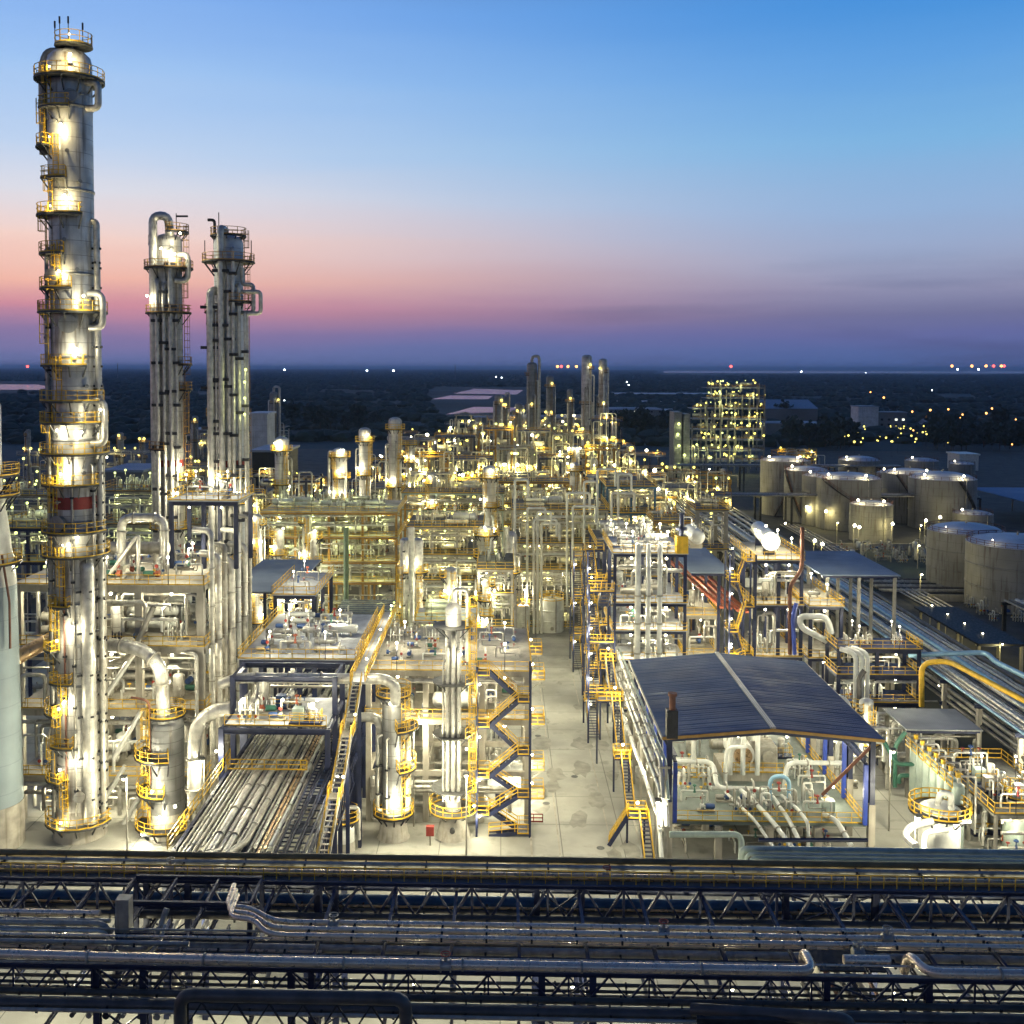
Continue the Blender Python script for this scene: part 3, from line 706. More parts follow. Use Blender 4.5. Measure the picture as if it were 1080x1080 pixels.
def sheet(name, x0, x1, y0, y1, z, m, t=.3):
    return tag(MB().bx(x0, x1, y0, y1, z-t, z).obj(name, m), None, None, None, 'structure')
sheet('ground', -60000, 60000, -3000, 90000, -.5, 'field', 1)
sheet('plant_ground', -230, 78, -30, 640, -.2, 'gravelground', .25)
sheet('tank_farm_ground', 78, 330, 60, 640, -.2, 'gravelground', .25)
sheet('concrete_yard', -78, 57.5, -20, 215, 0, 'yard', .15)
sheet('earth', 57.8, 77.8, -20, 400, -.05, 'darkearth', .1)
sheet('road', 3.4, 14.6, 60, 250, .004, 'yard', .003)
for x in (3.2, 14.7): sheet('kerb', x-.1, x+.1, 60, 190, .13, 'concrete', .128)
for x in (6.1, 11.6): sheet('drain', x-.07, x+.07, 60, 180, .009, 'concrete', .003)
def stains():
    R_ = random.Random(2)
    for i in range(26):
        x, y, s = R_.uniform(4,14), R_.uniform(98,175), R_.uniform(.3,1.3); b = MB(); n = 14
        P_ = [(x+s*R_.uniform(.6,1.2)*math.cos(2*PI*k/n), y+s*2*R_.uniform(.6,1.2)*math.sin(2*PI*k/n), .009+.0002*i) for k in range(n)]; b.add(P_,[tuple(range(n))]); o = b.obj('road_stain','stain'); o['kind'] = 'structure'
    for (x,y) in ((4.6,104),(10.4,107),(5.2,118),(12.6,112),(9,126),(5,140)):
        o = MB().cyl((x,y,.004),(x,y,.02),.42,16).obj('manhole_cover','grate'); tag(o,None,'manhole cover'); ranked(o,'round dark manhole cover','set in the concrete road',(x,y,0),None,1)
mat('stain', (.24,.23,.195), .8, 0, .3, .8)
stains()

# ================================================================ tall towers on the left
def bigtower():
    Yc = 108.6; r = 2.25; c = W(79, 480, Yc); c = Vector((c.x, Yc, 0)); zz = lambda py: ZZ(py, Yc-1)
    t = thing('column_tower', 'tallest distillation column with many yellow railed platforms, glaring lamps and a red band', 'column', (c.x, c.y, 0))
    shell_obj(t, c, 0, zz(62), r, 'shell', 40, (3.2, 2.75))
    MB().lathe((c[0],c[1],0), [(r+.03, zz(539)), (r+.03, zz(526))], 40).obj('red_band', 'red', t)
    for (py, ang, rr) in ((102, -1.15, .55), (553, -1.9, .75), (343, -1.35, .8), (294, -2.0, .8), (840, -1.2, .5)):
        z = zz(py); ca, sa = math.cos(ang), math.sin(ang)
        m = MB().cyl((c.x+r*.9*ca, c.y+r*.9*sa, z), (c.x+(r+.5)*ca, c.y+(r+.5)*sa, z), rr, 16).obj('manway', 'silver_dull', t)
        MB().cyl((c.x+(r+.5)*ca, c.y+(r+.5)*sa, z), (c.x+(r+.62)*ca, c.y+(r+.62)*sa, z), rr*1.18, 16).obj('cover', 'shell_dark', m)
    q = PI/2
    plats = [(80,-PI,PI,1.25),(113,-q-.85,-q+.35,1.0),(153,-PI-.5,-q-.55,1.15),(188,-q-.75,-q+.2,1.0),(226,-PI-.4,-q+.7,1.2),(267,-PI-.3,-q+.05,1.0),(304,-PI-.3,-q+.35,1.0),(329,-PI,PI,1.25),(386,-PI+.1,-q+.8,1.0),
             (424,-PI-.6,-.1,1.15),(447,-PI,PI,1.2),(480,-PI,PI,1.25),(513,-PI+.15,-.4,1.1),(563,-PI,-.1,1.2),(588,-PI,PI,1.2),(640,-q-.7,-q+.1,1.0),(687,-PI-.5,-q-.5,1.2),(721,-q-.7,-q+.15,1.0),(755,-PI-.4,-q-.45,1.2),(788,-q-.7,-q+.15,1.0),(825,-PI-.4,-q-.3,1.2),(872,-PI,-.1,1.3)]
    for i, (py, a, b, w) in enumerate(plats):
        ringplat(t, c, zz(py), r, w, a, b, 'yellow' if py > 100 or py < 90 else 'silver_dull', 'grate', .06, 1.1)
    # top cap platform, masts
    zt = zz(44); cap = MB().arc((c.x+.6, c.y-.3, zt), 0.2, 1.9, -PI, PI, .12, 20).obj('platform', 'grate', t)
    MB().rail([(c.x+.6+1.85*math.cos(a*PI/10), c.y-.3+1.85*math.sin(a*PI/10), zt) for a in range(21)], 1.2, .06, 1).obj('railing', 'yellow', cap)
    MB().cyl((c.x, c.y, zz(58)), (c.x, c.y, zt+.6), .5, 12).obj('top_nozzle', 'silver', t)
    for px, py in ((63, 20), (68, 15), (77, 15), (92, 22)): MB().cyl((XX(px,30,Yc), c.y-1.2, zt), (XX(px,30,Yc), c.y-1.2, zz(py)), .045, 6).cyl((XX(px,30,Yc), c.y-1.2, zz(py)-.7), (XX(px,30,Yc), c.y-1.2, zz(py)), .1, 6).obj('lightning_mast', 'black_steel', t)
    MB().tube([(c.x, c.y, zt-.6), (c.x-2.2, c.y-.2, zt-.4), (c.x-2.75, c.y-.2, zt-2), (c.x-2.75, c.y-.2, zz(160))], .42, 12, 1.1).obj('overhead_pipe', 'silver_dull', t)
    # ladders between the platforms
    order = sorted([p[0] for p in plats]+[895])
    for i, (a, b) in enumerate(zip(order[1:], order[:-1])):
        rungs(t, c, r+.1, [(max(.2, zz(a)), zz(b)-.1, (-q-.5, -q-.95, -q-.2)[i % 3])], 'yellow', .07, b-a < -22)
    # risers on the east flank and front
    for (ang, off, pr, pa, pb, m) in ((-.10,.5,.34,1,232,'silver'), (.25,.5,.22,5,405,'silver_dull'), (-.75,.25,.72,2,598,'silver'), (-q-.95,.3,.2,3,262,'silver_dull'), (-q-1.25,.3,.16,3,420,'silver'), (-.42,.35,.16,30,492,'silver'), (-q+.25,.25,.12,3,485,'silver_dull'), (-2.9,.35,.25,2,330,'shell_dark'), (-q-.15,.2,.1,4,600,'rust')):
        riser(t, c, r, ang, off, pr, float(pa), zz(pb), m, True, False, n=12, clips=4.4)
    for (pa, pb, o) in ((84, 112, 1.05), (310, 346, 1.2), (424, 470, 1.25)):
        x = c.x+r
        MB().tube([(x-.4, c.y-.8, zz(pa)), (x+o, c.y-.8, zz(pa)), (x+o, c.y-.8, zz(pb)), (x-.2, c.y-.8, zz(pb))], .36, 12, .8).obj('side_pipe', 'silver', t)
    for i in range(26):
        z = 6+i*3; a_ = -1.9+1.5*((i*37) % 10)/10; MB().cyl((c.x+r*.95*math.cos(a_),c.y+r*.95*math.sin(a_),z),(c.x+(r+.45)*math.cos(a_),c.y+(r+.45)*math.sin(a_),z),.13,8).cyl((c.x+(r+.4)*math.cos(a_),c.y+(r+.4)*math.sin(a_),z),(c.x+(r+.48)*math.cos(a_),c.y+(r+.48)*math.sin(a_),z),.22,10).obj('nozzle','shell_dark',t)
    for i in range(9):
        z = 8+i*8.6; MB().lathe((c.x,c.y,0),[(r,z-.14),(r+.09,z-.12),(r+.09,z+.12),(r,z+.14)],40).obj('stiffener_ring','shell_dark',t)
    b = MB()
    for i in range(30):
        z = 3+i*(zz(240)-3)/30; b.box((c.x+r+.45, c.y-.3, z), (.95, .28, .22))
    b.obj('riser_bracket', 'black_steel', t)
    for (px, py, E) in ((73,36,150),(74,57,700),(52,70,120),(64,131,600),(52,144,120),(68,206,700),(53,217,150),(62,286,500),(88,312,700),(80,368,800),(106,432,500),(60,454,450),(86,456,600),(72,492,900),(64,500,300),(82,567,250),(66,575,200),(74,662,700),(60,676,250),(68,740,500),(62,748,250),(80,802,400),(63,812,250),(64,868,400),(95,900,500)):
        p = W(px, py, Yc-r-.55); lamp(t, p, E*.55, .2 if E > 200 else .12, (.1,-.5,-.3), WARM if py < 300 else WHITE)
    return t
bigtower()

def tower2():
    Yc = 152; r = 1.95; c = W(179, 400, Yc); c = Vector((c.x, Yc, 0)); zz = lambda py: ZZ(py, Yc-1.5); q = PI/2
    t = thing('column_tower', 'distillation column topped by an inverted U pipe, middle of the three tall towers', 'column', (c.x, c.y, 0))
    shell_obj(t, c, 0, zz(254), r, 'shell', 32, (3, 2.4))
    MB().lathe((c.x,c.y,0), [(r+.03,zz(494)),(r+.03,zz(487))], 32).obj('red_band', 'red', t)
    x0, x1 = XX(165,230,Yc), XX(181,230,Yc)
    MB().tube([(x0, c.y-1.6, zz(640)), (x0, c.y-1.6, zz(227)), (x1, c.y-1.6, zz(227)), (x1, c.y-.6, zz(252))], .62, 14, 1.3).obj('overhead_pipe', 'silver', t)
    for (px, top, pr) in ((172,296,.35),(179,300,.28),(186,262,.35),(192,330,.2)):
        x = XX(px, 400, Yc); o = MB().tube([(x, c.y-r-.45, 12), (x, c.y-r-.45, zz(top)), (x, c.y-.5, zz(top))], pr, 10, .8).obj('riser_pipe', 'silver', t)
        b = MB(); z = 14+px % 4
        while z < zz(top)-1: b.bar((x-pr*2.4, c.y-r-.45, z), (x+pr*2.4, c.y-r-.45, z), .6, .42); z += 7.3 if px % 2 else 6.1
        b.obj('riser_bracket', 'black_steel', o)
    for (py, a, b_, w) in ((243,-1.4,1.2,1.0),(256,-PI-.3,-q-.8,.9),(282,-PI,PI,1.55),(330,-PI,-.0,1.4),(385,-.6,.9,1.3),(412,-.5,.9,1.3),(475,-PI,-q,1.2),(508,-.9,1.2,1.5),(560,-PI,0,1.2)):
        ringplat(t, c, zz(py), r, w, a, b_, 'yellow' if py > 500 else 'ochre', rw=.08, sp=1.5)
    for i, (a, b_) in enumerate(((560,475),(475,412),(412,330),(330,282),(282,243))): rungs(t, c, r, [(zz(a), zz(b_), .3-(i % 2)*.4)], 'ochre', .08)
    x = c.x+r; MB().tube([(x-.3,c.y-1,zz(268)), (x+1.2,c.y-1,zz(268)), (x+1.2,c.y-1,zz(296)), (x-.6,c.y-1.6,zz(296))], .42, 12, .9).obj('side_pipe', 'silver', t)
    for (px, py, E) in ((184,268,700),(155,312,350),(190,490,1200),(190,246,300),(186,520,400),(170,262,200)): lamp(t, W(px, py, Yc-r-1.0), E, .24, (0,-.3,-.3), WHITE)
    MB().bar((c.x+1.2,c.y,zz(240)), (c.x+1.2,c.y,zz(223)), .1).bar((c.x+1.2,c.y,zz(226)), (c.x+2.9,c.y,zz(226)), .25).obj('davit', 'black_steel', t)
tower2()
def tower3():
    Yc = 152; r = 2.1; c = W(242, 400, Yc); c = Vector((c.x, Yc, 0)); zz = lambda py: ZZ(py, Yc-1.5); q = PI/2
    t = thing('column_tower', 'distillation column wrapped in thick vertical pipes with masts on top, beside the U pipe tower', 'column', (c.x, c.y, 0))
    shell_obj(t, c, 0, zz(256), r, 'shell_blue', 32, (3, 2.5))
    MB().lathe((c.x,c.y,0), [(r+.03,zz(494)),(r+.03,zz(487))], 32).obj('red_band', 'red', t)
    for (px, top, bot, pr, d) in ((228,306,600,.6,.6),(239,240,600,.5,.7),(247,288,620,.38,.5),(257,300,620,.26,.3),(263,330,620,.2,.3),(234,330,600,.16,.9),(252,262,600,.24,.9)):
        x = XX(px, 400, Yc); o = MB().tube([(x, c.y-r-d, zz(bot)), (x, c.y-r-d, zz(top)), (c.x+(x-c.x)*.5, c.y-.6, zz(top)-.3)], pr, 12, pr*2.4).obj('riser_pipe', 'silver', t)
        b = MB(); z = zz(bot)+px % 5
        while z < zz(top)-1: b.bar((x-pr*2.3, c.y-r-d-.05, z), (x+pr*2.3, c.y-r-d-.05, z), .7, .42); z += 5.8+(px % 3)
        b.obj('riser_bracket', 'black_steel', o)
    for (py, a, b_, w) in ((247,-PI,PI,.5),(275,-PI,PI,1.7),(318,-1.3,.6,1.6),(329,-PI-.3,-q-.6,1.4),(341,-PI,-q-.3,1.2),(440,-PI-.2,-q-.9,1.3),(505,-PI,0,1.3),(532,-PI,PI,1.5)):
        ringplat(t, c, zz(py), r, w, a, b_, 'yellow' if py > 500 else 'ochre', rw=.08, sp=1.5)
    for i, (a, b_) in enumerate(((532,440),(440,341),(341,275),(275,247))): rungs(t, c, r, [(zz(a), zz(b_), .2+(i % 2)*.35)], 'ochre', .08)
    x = c.x+r; y = c.y-1.2
    MB().tube([(x+.2,y,zz(282)), (x+.2,y,zz(300)), (x+1.8,y,zz(300)), (x+1.8,y,zz(318)), (x+1.8,y,zz(330)), (x-.2,y,zz(330))], .32, 12, .6).obj('side_pipe', 'silver', t)
    MB().tube([(x-.4,y-.6,zz(308)), (x+3.0,y-.6,zz(308)), (x+3.0,y-.6,zz(331)), (x+.9,y-.6,zz(331)), (x+.9,y-.6,zz(620))], .3, 12, .6).obj('side_pipe', 'silver', t)
    MB().tube([(c.x-2.0,c.y,zz(262)), (c.x-2.0,c.y,zz(230)), (c.x-3.0,c.y,zz(230))], .22, 8, .6).obj('vent_pipe', 'black_steel', t)
    for px, py in ((216,252),(265,252),(231,222)): MB().cyl((XX(px,262,Yc), c.y, zz(275)), (XX(px,262,Yc), c.y, zz(py)), .07, 6).obj('lightning_mast', 'black_steel', t)
    for (px, py) in ((258,403),(258,420),(258,437),(259,390)): lamp(t, W(px, py, Yc-r-1.4), 60, .3, (0,-.3,-.3), GRN, 'bulb_green')
    for (px, py, E) in ((223,505,500),(250,520,700),(232,528,500)): lamp(t, W(px, py, Yc-r-1.6), E, .22)
tower3()
# white tower cut by the edge of the picture
def edgetower():
    Yc = 106; c = W(-12, 600, Yc); c = Vector((c.x, Yc, 0)); zz = lambda py: ZZ(py, Yc-2)
    t = thing('column_tower', 'white column with pale blue skirt and orange band, cut off by the photo edge', 'column', (c.x, c.y, 0))
    MB().lathe((c.x,c.y,0), [(3.1,0),(3.05,4.6)], 36).obj('skirt', 'skirt', t)
    MB().lathe((c.x,c.y,0), [(3.0,4.6),(2.7,zz(625))], 36).obj('lower_shell', 'paleskirt', t)
    MB().lathe((c.x,c.y,0), [(2.7,zz(625)),(2.0,zz(560)),(1.45,zz(520)),(1.45,zz(430)),(1.0,zz(424)),(.02,zz(422))], 36).obj('upper_shell', 'white_pipe', t)
    MB().lathe((c.x,c.y,0), [(2.74,zz(659)),(2.70,zz(650))], 36).obj('orange_band', 'ochre', t)
    ringplat(t, c, zz(505), 1.45, 1.7, -1.3, .9, 'yellow'); ringplat(t, c, zz(527), 1.45, 1.7, -1.0, .9, 'yellow'); ringplat(t, c, zz(600), 2.4, .9, -1.4, .6, 'yellow')
    MB().tube([(c.x+2.2,c.y-1.6,zz(590)), (c.x+2.9,c.y-1.6,zz(640)), (c.x+2.9,c.y-1.6,zz(690))], .12, 8).obj('side_pipe', 'rust', t)
edgetower()

# ================================================================ concrete process structure on the left
YA = 112
xa = [XX(p, 750, YA) for p in (22, 85, 148, 213)]
zA = [ZZ(p, YA) for p in (822, 751, 684, 619)]
WA = 'the concrete structure behind the tallest tower'
frame_struct('process_structure', 'large grey concrete process structure of four floors behind the tallest tower', 'process structure', xa, [YA, 120.5, 129], zA, 'concrete', 'concrete', .75, True, 0, 'yellow', lampE=900, where=WA, dens=.8, seed=3, beamh=.75, pipes=9, wp='in front of '+WA, rails='se', lampn=1, lamp_r=.24, toph=3)
for i, (px, a, b, r, y, m) in enumerate(((224,560,890,.34,114,'silver'),(231,585,880,.42,116,'silver'),(238,575,870,.3,118,'silver_dull'),(245,590,860,.45,121,'silver'),(252,560,850,.33,124,'white_pipe'),(259,575,840,.38,127,'silver'),(264,545,830,.26,130,'silver_dull'),(208,690,890,.2,111,'silver'))):
    p0, p1 = W(px, b, y), W(px, a, y); p0.z = max(0, p0.z); p0.x = p1.x = (p0.x+p1.x)/2
    pipe([p0, p1, (p1.x-2.2, p1.y+1, p1.z)], r, m, None, ('tall vertical pipe', 'against the east face of the concrete structure'), flange=4.2, n=12)
ppipe([(128,596,117),(128,546,117),(173,546,117),(173,590,117)], .5, 'silver', 'big silver inverted U pipe on the roof of the concrete structure', bend=1.3, n=14, flange=2.4)
ppipe([(116,606,114),(146,563,114),(146,620,114)], .22, 'silver', 'slim silver pipe bent like a knee on the concrete roof beside the tallest tower')
v = thing('horizontal_drum', 'grey horizontal vessel under the inverted U pipe on the concrete roof', 'drum', W(150, 600, 119))
a, b = W(118, 578, 119), W(176, 578, 119); MB().capsule(a, b, .75, 20).obj('vessel_shell', 'silver_dull', v)
for q in (.2, .8): p = a.lerp(b, q); MB().bx(p.x-.15, p.x+.15, p.y-.6, p.y+.6, zA[-1], p.z-.5).obj('saddle', 'concrete', v)
ppipe([(5,700,108),(28,688,109),(66,668,111)], .8, 'tan_pipe', 'thick beige pipe rising from the edge tower toward the tallest tower', n=14)
ppipe([(116,680,110.5),(150,684,109),(170,703,108),(173,762,108)], .72, 'silver', 'thick silver pipe curving down into the top of the domed drum', bend=2.0, n=16, flange=3)
ppipe([(116,700,111.5),(138,693,111),(162,640,111.6)], .3, 'silver_dull', 'thin grey pipe climbing past the thick curved pipe')
ppipe([(232,722,107),(250,715,107),(405,716,107),(417,722,107),(417,742,107)], .55, 'silver', 'long silver overhead pipe crossing above the navy portal to the brown column', bend=1.4, n=14, flange=3.4)
ppipe([(205,850,107),(205,768,107),(225,748,107),(262,747,107),(276,735,107),(276,716,107)], .75, 'silver', 'fat silver S shaped pipe standing beside the concrete structure', bend=1.9, n=16, flange=3.2)
ppipe([(362,757,110),(398,756,110),(403,772,110),(399,846,110)], .5, 'silver', 'silver elbow pipe dropping beside the brown column', bend=1.6, n=14, flange=2.6)
for i, (a, b, c2) in enumerate(((100,122,860),(120,140,800),(108,132,740),(130,150,870))):
    ppipe([(a, c2, 111.2),(b+10, c2-52, 111.6)], .28, 'white_pipe', None, rank=('sloping white pipe', 'in front of the concrete structure'))
# navy pipe support frame on the roof
xs = [XX(p, 560, 125) for p in (192, 225, 258)]
frame_struct('pipe_support', 'navy steel frame carrying pipes on the back of the concrete roof', 'steel frame', xs, [121, 128], [ZZ(526, 124)], 'navy', 'deck_pale', .45, z0=zA[-1], lampE=500, decks=[True], beamh=.5, where=['among the navy frame legs on the concrete roof', 'on the navy frame above the concrete roof'], seed=5, dens=.8, pipes=6, toph=2.5)
# domed drum in front
def drum4():
    Yc = 109; c = W(176, 820, Yc); c = Vector((c.x, Yc, 0)); r = 1.85; zz = lambda py: ZZ(py, Yc-1)
    t = thing('vertical_drum', 'stained vertical drum with a domed top and crescent platforms beside the tallest tower', 'drum', (c.x, c.y, 0))
    shell_obj(t, c, 0, zz(773), r, 'shell_dark', 36, (2.6, 2.0))
    for (py, a, b, w) in ((760,-PI,PI,.2),(802,-PI-.5,-1.2,1.5),(840,-PI-.4,-1.4,1.3),(876,-PI-.3,-.6,1.5)): ringplat(t, c, zz(py), r, w, a, b)
    for a, b in ((876,840),(840,802),(802,760)): rungs(t, c, r, [(zz(a), zz(b), -2.4)], 'yellow')
    MB().tube([(c.x-1.3,c.y-1.5,zz(830)), (c.x-1.3,c.y-1.5,zz(741)), (c.x-3.2,c.y-1.5,zz(738))], .14, 8, .8).obj('vent_pipe', 'rust', t)
    for px, py, E in ((164,702,700),(173,742,500),(160,835,400),(168,862,400),(150,880,400)): lamp(t, W(px, py, Yc-r-.8), E, .22, (.1,-.35,-.1))
drum4()

# ================================================================ brown column and disc column
def col5():
    Yc = 109; c = W(415, 820, Yc); c = Vector((c.x, Yc, 0)); r = 1.2; zz = lambda py: ZZ(py, Yc-1)
    t = thing('column_tower', 'short brown stained column with a flared skirt and lamp lit ring platform at its foot', 'column', (c.x, c.y, 0))
    MB().lathe((c.x,c.y,0), [(1.75,0),(1.6,.1),(1.25,zz(860))], 32).obj('skirt', 'skirt', t)
    MB().lathe((c.x,c.y,0), [(r,zz(860)),(r,zz(742)),(r*.9,zz(738)),(r*.5,zz(735)),(.02,zz(734))], 32).obj('shell', 'shell_dark', t)
    for py, a, b, w, m in ((736,-PI,PI,.7,'yellow'),(770,-1.3,.8,1.5,'yellow'),(813,-1.2,.9,1.3,'yellow'),(862,-PI,PI,1.0,'yellow')): ringplat(t, c, zz(py), r, w, a, b, m)
    for a, b in ((862,813),(813,770),(770,736)): rungs(t, c, r, [(zz(a), zz(b), -.6)], 'yellow')
    for ang, pr in ((-.3,.3),(-2.9,.2),(-1.9,.1)): riser(t, c, r, ang, .5, pr, 3, zz(780), 'silver', n=10, clips=3)
    for px, py, E in ((417,846,900),(412,742,300),(432,800,500)): lamp(t, W(px, py, Yc-r-.7), E, .24, (.1,-.35,-.15))
col5()
def col6():
    Yc = 109.5; c = W(478, 780, Yc); c = Vector((c.x, Yc, 0)); r = .85; zz = lambda py: ZZ(py, Yc-1)
    t = thing('column_tower', 'slim pipe wrapped column with dark disc platforms and yellow caged ladder, on conical skirt', 'column', (c.x, c.y, 0))
    MB().lathe((c.x,c.y,0), [(1.9,0),(1.85,.15),(1.1,zz(860))], 32).obj('skirt', 'skirt', t)
    MB().cyl((c.x,c.y-1.8,1.2),(c.x,c.y-1.4,1.2), .28, 12).obj('access_hole', 'grate', t)
    MB().lathe((c.x,c.y,0), [(r,zz(860)),(r,zz(645)),(r*.7,zz(640)),(.02,zz(637))], 28).obj('shell', 'shell', t)
    for py, w, rl in ((662,1.35,0),(721,1.35,0),(777,1.35,0),(834,1.5,0),(858,1.7,1)):
        d = MB().arc((c.x,c.y,zz(py)), r, r+w, 0, 2*PI, .1, 24)
        for i in range(8): a = i*PI/4+.2; d.bar((c.x+(r+w*.9)*math.cos(a), c.y+(r+w*.9)*math.sin(a), zz(py)-.1), (c.x+r*math.cos(a), c.y+r*math.sin(a), zz(py)-1.3), .09)
        d = d.obj('platform', 'grate', t)
        MB().rail([(c.x+(r+w)*math.cos(a*PI/12), c.y+(r+w)*math.sin(a*PI/12), zz(py)) for a in range(25)] if rl else [(c.x+(r+w)*math.cos(a), c.y+(r+w)*math.sin(a), zz(py)) for a in (-.9,-.45,0,.45,.9)], 1.1, .06, 1).obj('railing', 'yellow', d)
    for a, b in ((858,834),(834,777),(777,721),(721,662),(662,640)): MB().ladder((c.x+r+.9, c.y-.6, zz(a)), zz(b), -.2, True, .08).obj('ladder', 'yellow', t)
    for x, pr in ((-.55,.2),(.05,.26),(.6,.2),(-1.0,.12)): MB().tube([(c.x+x,c.y-r-.35,zz(845)), (c.x+x,c.y-r-.35,zz(668+int(30*abs(x)))), (c.x+x*.6,c.y-.2,zz(668+int(30*abs(x))))], pr, 10, .6).obj('riser_pipe', 'silver', t)
    MB().tube([(c.x,c.y,zz(639)),(c.x,c.y,zz(624)),(c.x+1.5,c.y-.3,zz(624)),(c.x+1.5,c.y-.3,zz(700))],.2,10,.5).obj('overhead_pipe','silver',t)
    for px, py, E in ((492,790,350),(470,842,500),(486,690,350),(500,850,300),(474,652,420),(492,634,350)): lamp(t, W(px, py, Yc-2.0), E, .18)  # last two lamps are added to brighten the dark column top
col6()
def drum7():
    c = Vector((XX(362, 880, 106), 106, 0)); r = 1.25; zz = lambda py: ZZ(py, 105)
    t = thing('vertical_drum', 'small ribbed white drum under a yellow railed platform by the yellow stair', 'drum', (c.x,c.y,0))
    shell_obj(t, c, 0, zz(880), r, 'white_pipe', 28, (1.0, 1.3)); ringplat(t, c, zz(870), .6, 1.1)
    MB().tube([(c.x,c.y,zz(876)), (c.x,c.y,zz(858)), (c.x+1.6,c.y,zz(858)), (c.x+1.6,c.y,1)], .22, 10, .5).obj('overhead_pipe', 'silver', t); lamp(t, (c.x-.9,c.y-1.6,zz(862)), 350, .18)
drum7()

# ================================================================ concrete structure in the middle
YC = 113; zC = [ZZ(p, YC) for p in (812, 758, 707)]; xc = [XX(p, 800, YC) for p in (389, 449, 508, 556)]
WC = 'the middle concrete structure'
frame_struct('process_structure', 'pale concrete structure with a broad bare upper deck behind the brown column', 'process structure', xc, [YC, 122, 131], zC, 'concrete', 'concrete', .6, True, 0, 'yellow', decks=[False, True, True], lampE=800, where=WC, dens=.55, seed=8, beamh=.55, pipes=7, wp='in '+WC, toph=2.2, lamp_r=.22)
cs = thing('process_structure', 'white walled lower equipment room behind the zigzag stair', 'equipment room', (xc[2], 116, 0))
MB().bx(xc[2]+.6, xc[3]-.6, 117, 121, 0, 3.6).obj('wall', 'white_pipe', cs); MB().bx(xc[2]+.4, xc[3]-.4, 116.8, 121.2, 3.6, 3.8).obj('roof', 'roofpale', cs); MB().bx(xc[2]+1.5, xc[2]+2.6, 116.95, 117, 0, 2.1).obj('door', 'navy', cs); lamp(cs, (xc[2]+3.4, 116.4, 3.2), 600, .22)
zs = [0]+[ZZ(p, 110) for p in (876, 857, 838, 818, 793, 765, 738, 711)]
stair_tower(XX(503,800,110), XX(559,800,110), 109.2, 111.4, zs, 'navy zigzag stair tower with yellow handrails beside the concrete road', lamps=2)
for i, (py, y) in enumerate(((842,119),(812,119),(764,119),(717,119),(690,127))):
    z = ZZ(py, y); t = thing('side_balcony', None, 'balcony', (3.0, y, z)); landing(t, 3.1, 5.0, y, y+3.5, z, 'yellow', 'sen', 'silver_dull'); MB().bar((3.1,y+.5,z-1.4),(4.8,y+.5,z-.2),.12).bar((3.1,y+3,z-1.4),(4.8,y+3,z-.2),.12).obj('bracket','silver_dull',t); lamp(t, (3.6,y-.2,z+1.9), 350, .2)
    ranked(t, 'small yellow railed balcony', 'on the road side of the middle concrete structure', (4,y,z), None, 1)

# ================================================================ pipe rack running away from the camera
def rack_ns():
    t = thing('pipe_rack', 'navy steel pipe rack running away from the front rack toward the plant', 'pipe rack', (-21, 86, 0))
    for z in (7.4, 9.6):
        for x in (-27.2, -21.4, -15.9): MB().ibeam((x,82,z), (x,150,z), .3, .45).obj('long_beam', 'navy', t)
    for i in range(12):
        y = 83+i*6
        for z in (7.42, 9.62): MB().ibeam((-27.4,y,z), (-15.7,y,z), .3, .4).obj('cross_beam', 'navy', t)
        for x in (-27.2, -15.9): MB().ibeam((x,y,0), (x,y,9.4), .4, .4).obj('column', 'navy', t)
    R = random.Random(4); x = -26.7; i = 0
    while x < -18.4:
        r = R.choice([.1,.13,.16,.22,.3,.34]); x += r; m = R.choice(['silver','silver','silver_dull','white_pipe','silver','tan_pipe','silver'])
        y0 = R.choice([81, 82.5, 84]); z = 9.85+r
        P = [(x,y0+.9,z), (x,R.choice([118,125,140,150]),z)]
        if r > .2 and R.random() < .7: P = [(x-1.0,79.0,z+.9), (x-.4,81.2,z+1.0), (x,y0+3.0,z)]+P[1:]
        pipe(P, r, m, None, ('level '+PIPEM[m], 'lying on the receding navy pipe rack'), n=10, flange=5.1, bend=.5)
        x += r+R.uniform(.06, .22); i += 1
    x = -26.6
    while x < -16.6:
        r = R.choice([.12,.2,.26]); m = R.choice(['silver_dull','silver','navy_pipe'])
        pipe([(x,84,7.65+r), (x,150,7.65+r)], r, m, None, ('lower tier '+PIPEM[m], 'inside the receding navy pipe rack'), n=8); x += r*2+R.uniform(.3, .9)
    for k, x in enumerate((-18.1, -17.3, -16.5)):
        b = MB(); 
        for q in (-.3, .3): b.bar((x+q,82,10.3-.05*k), (x+q,112,10.3-.05*k), .06, .3)
        y = 82.2
        while y < 112: b.bar((x-.3,y,10.25-.05*k), (x+.3,y,10.25-.05*k), .05, .12); y += .8 if k < 2 else 1.6
        ranked(tag(b.obj('cable_tray', 'navy'), None, 'cable tray'), 'dark blue cable tray with rungs', 'on the east edge of the receding rack', (x,90,10))
    # truss along the east edge
    b = MB(); 
    for z in (6.2, 8.9): b.bar((-15.55,82,z), (-15.55,108,z), .18)
    y = 82
    while y < 107: b.bar((-15.55,y,6.2), (-15.55,y+1.6,8.9), .1).bar((-15.55,y+1.6,8.9), (-15.55,y+3.2,6.2), .1); y += 3.2
    b.obj('side_truss', 'navy', t)
    MB().rail([(-27.6,104,14.4-4.3),(-27.6,84,14.4-4.3)], 1.1, .07, 1.4).obj('railing', 'yellow', t)
    for y, x in ((88,-28.2),(95,-15.2),(101,-28.2)): lamp(t, (x,y,12.0), 900, .2)
    for y in (100,): MB().rail([(-26.8,y,10.6),(-19,y,10.6)], 1.0, .08, 1.2).obj('railing', 'yellow', t)
rack_ns()
xs = [-27.6, -22.6, -17.4]
WB = 'the navy portal platform'
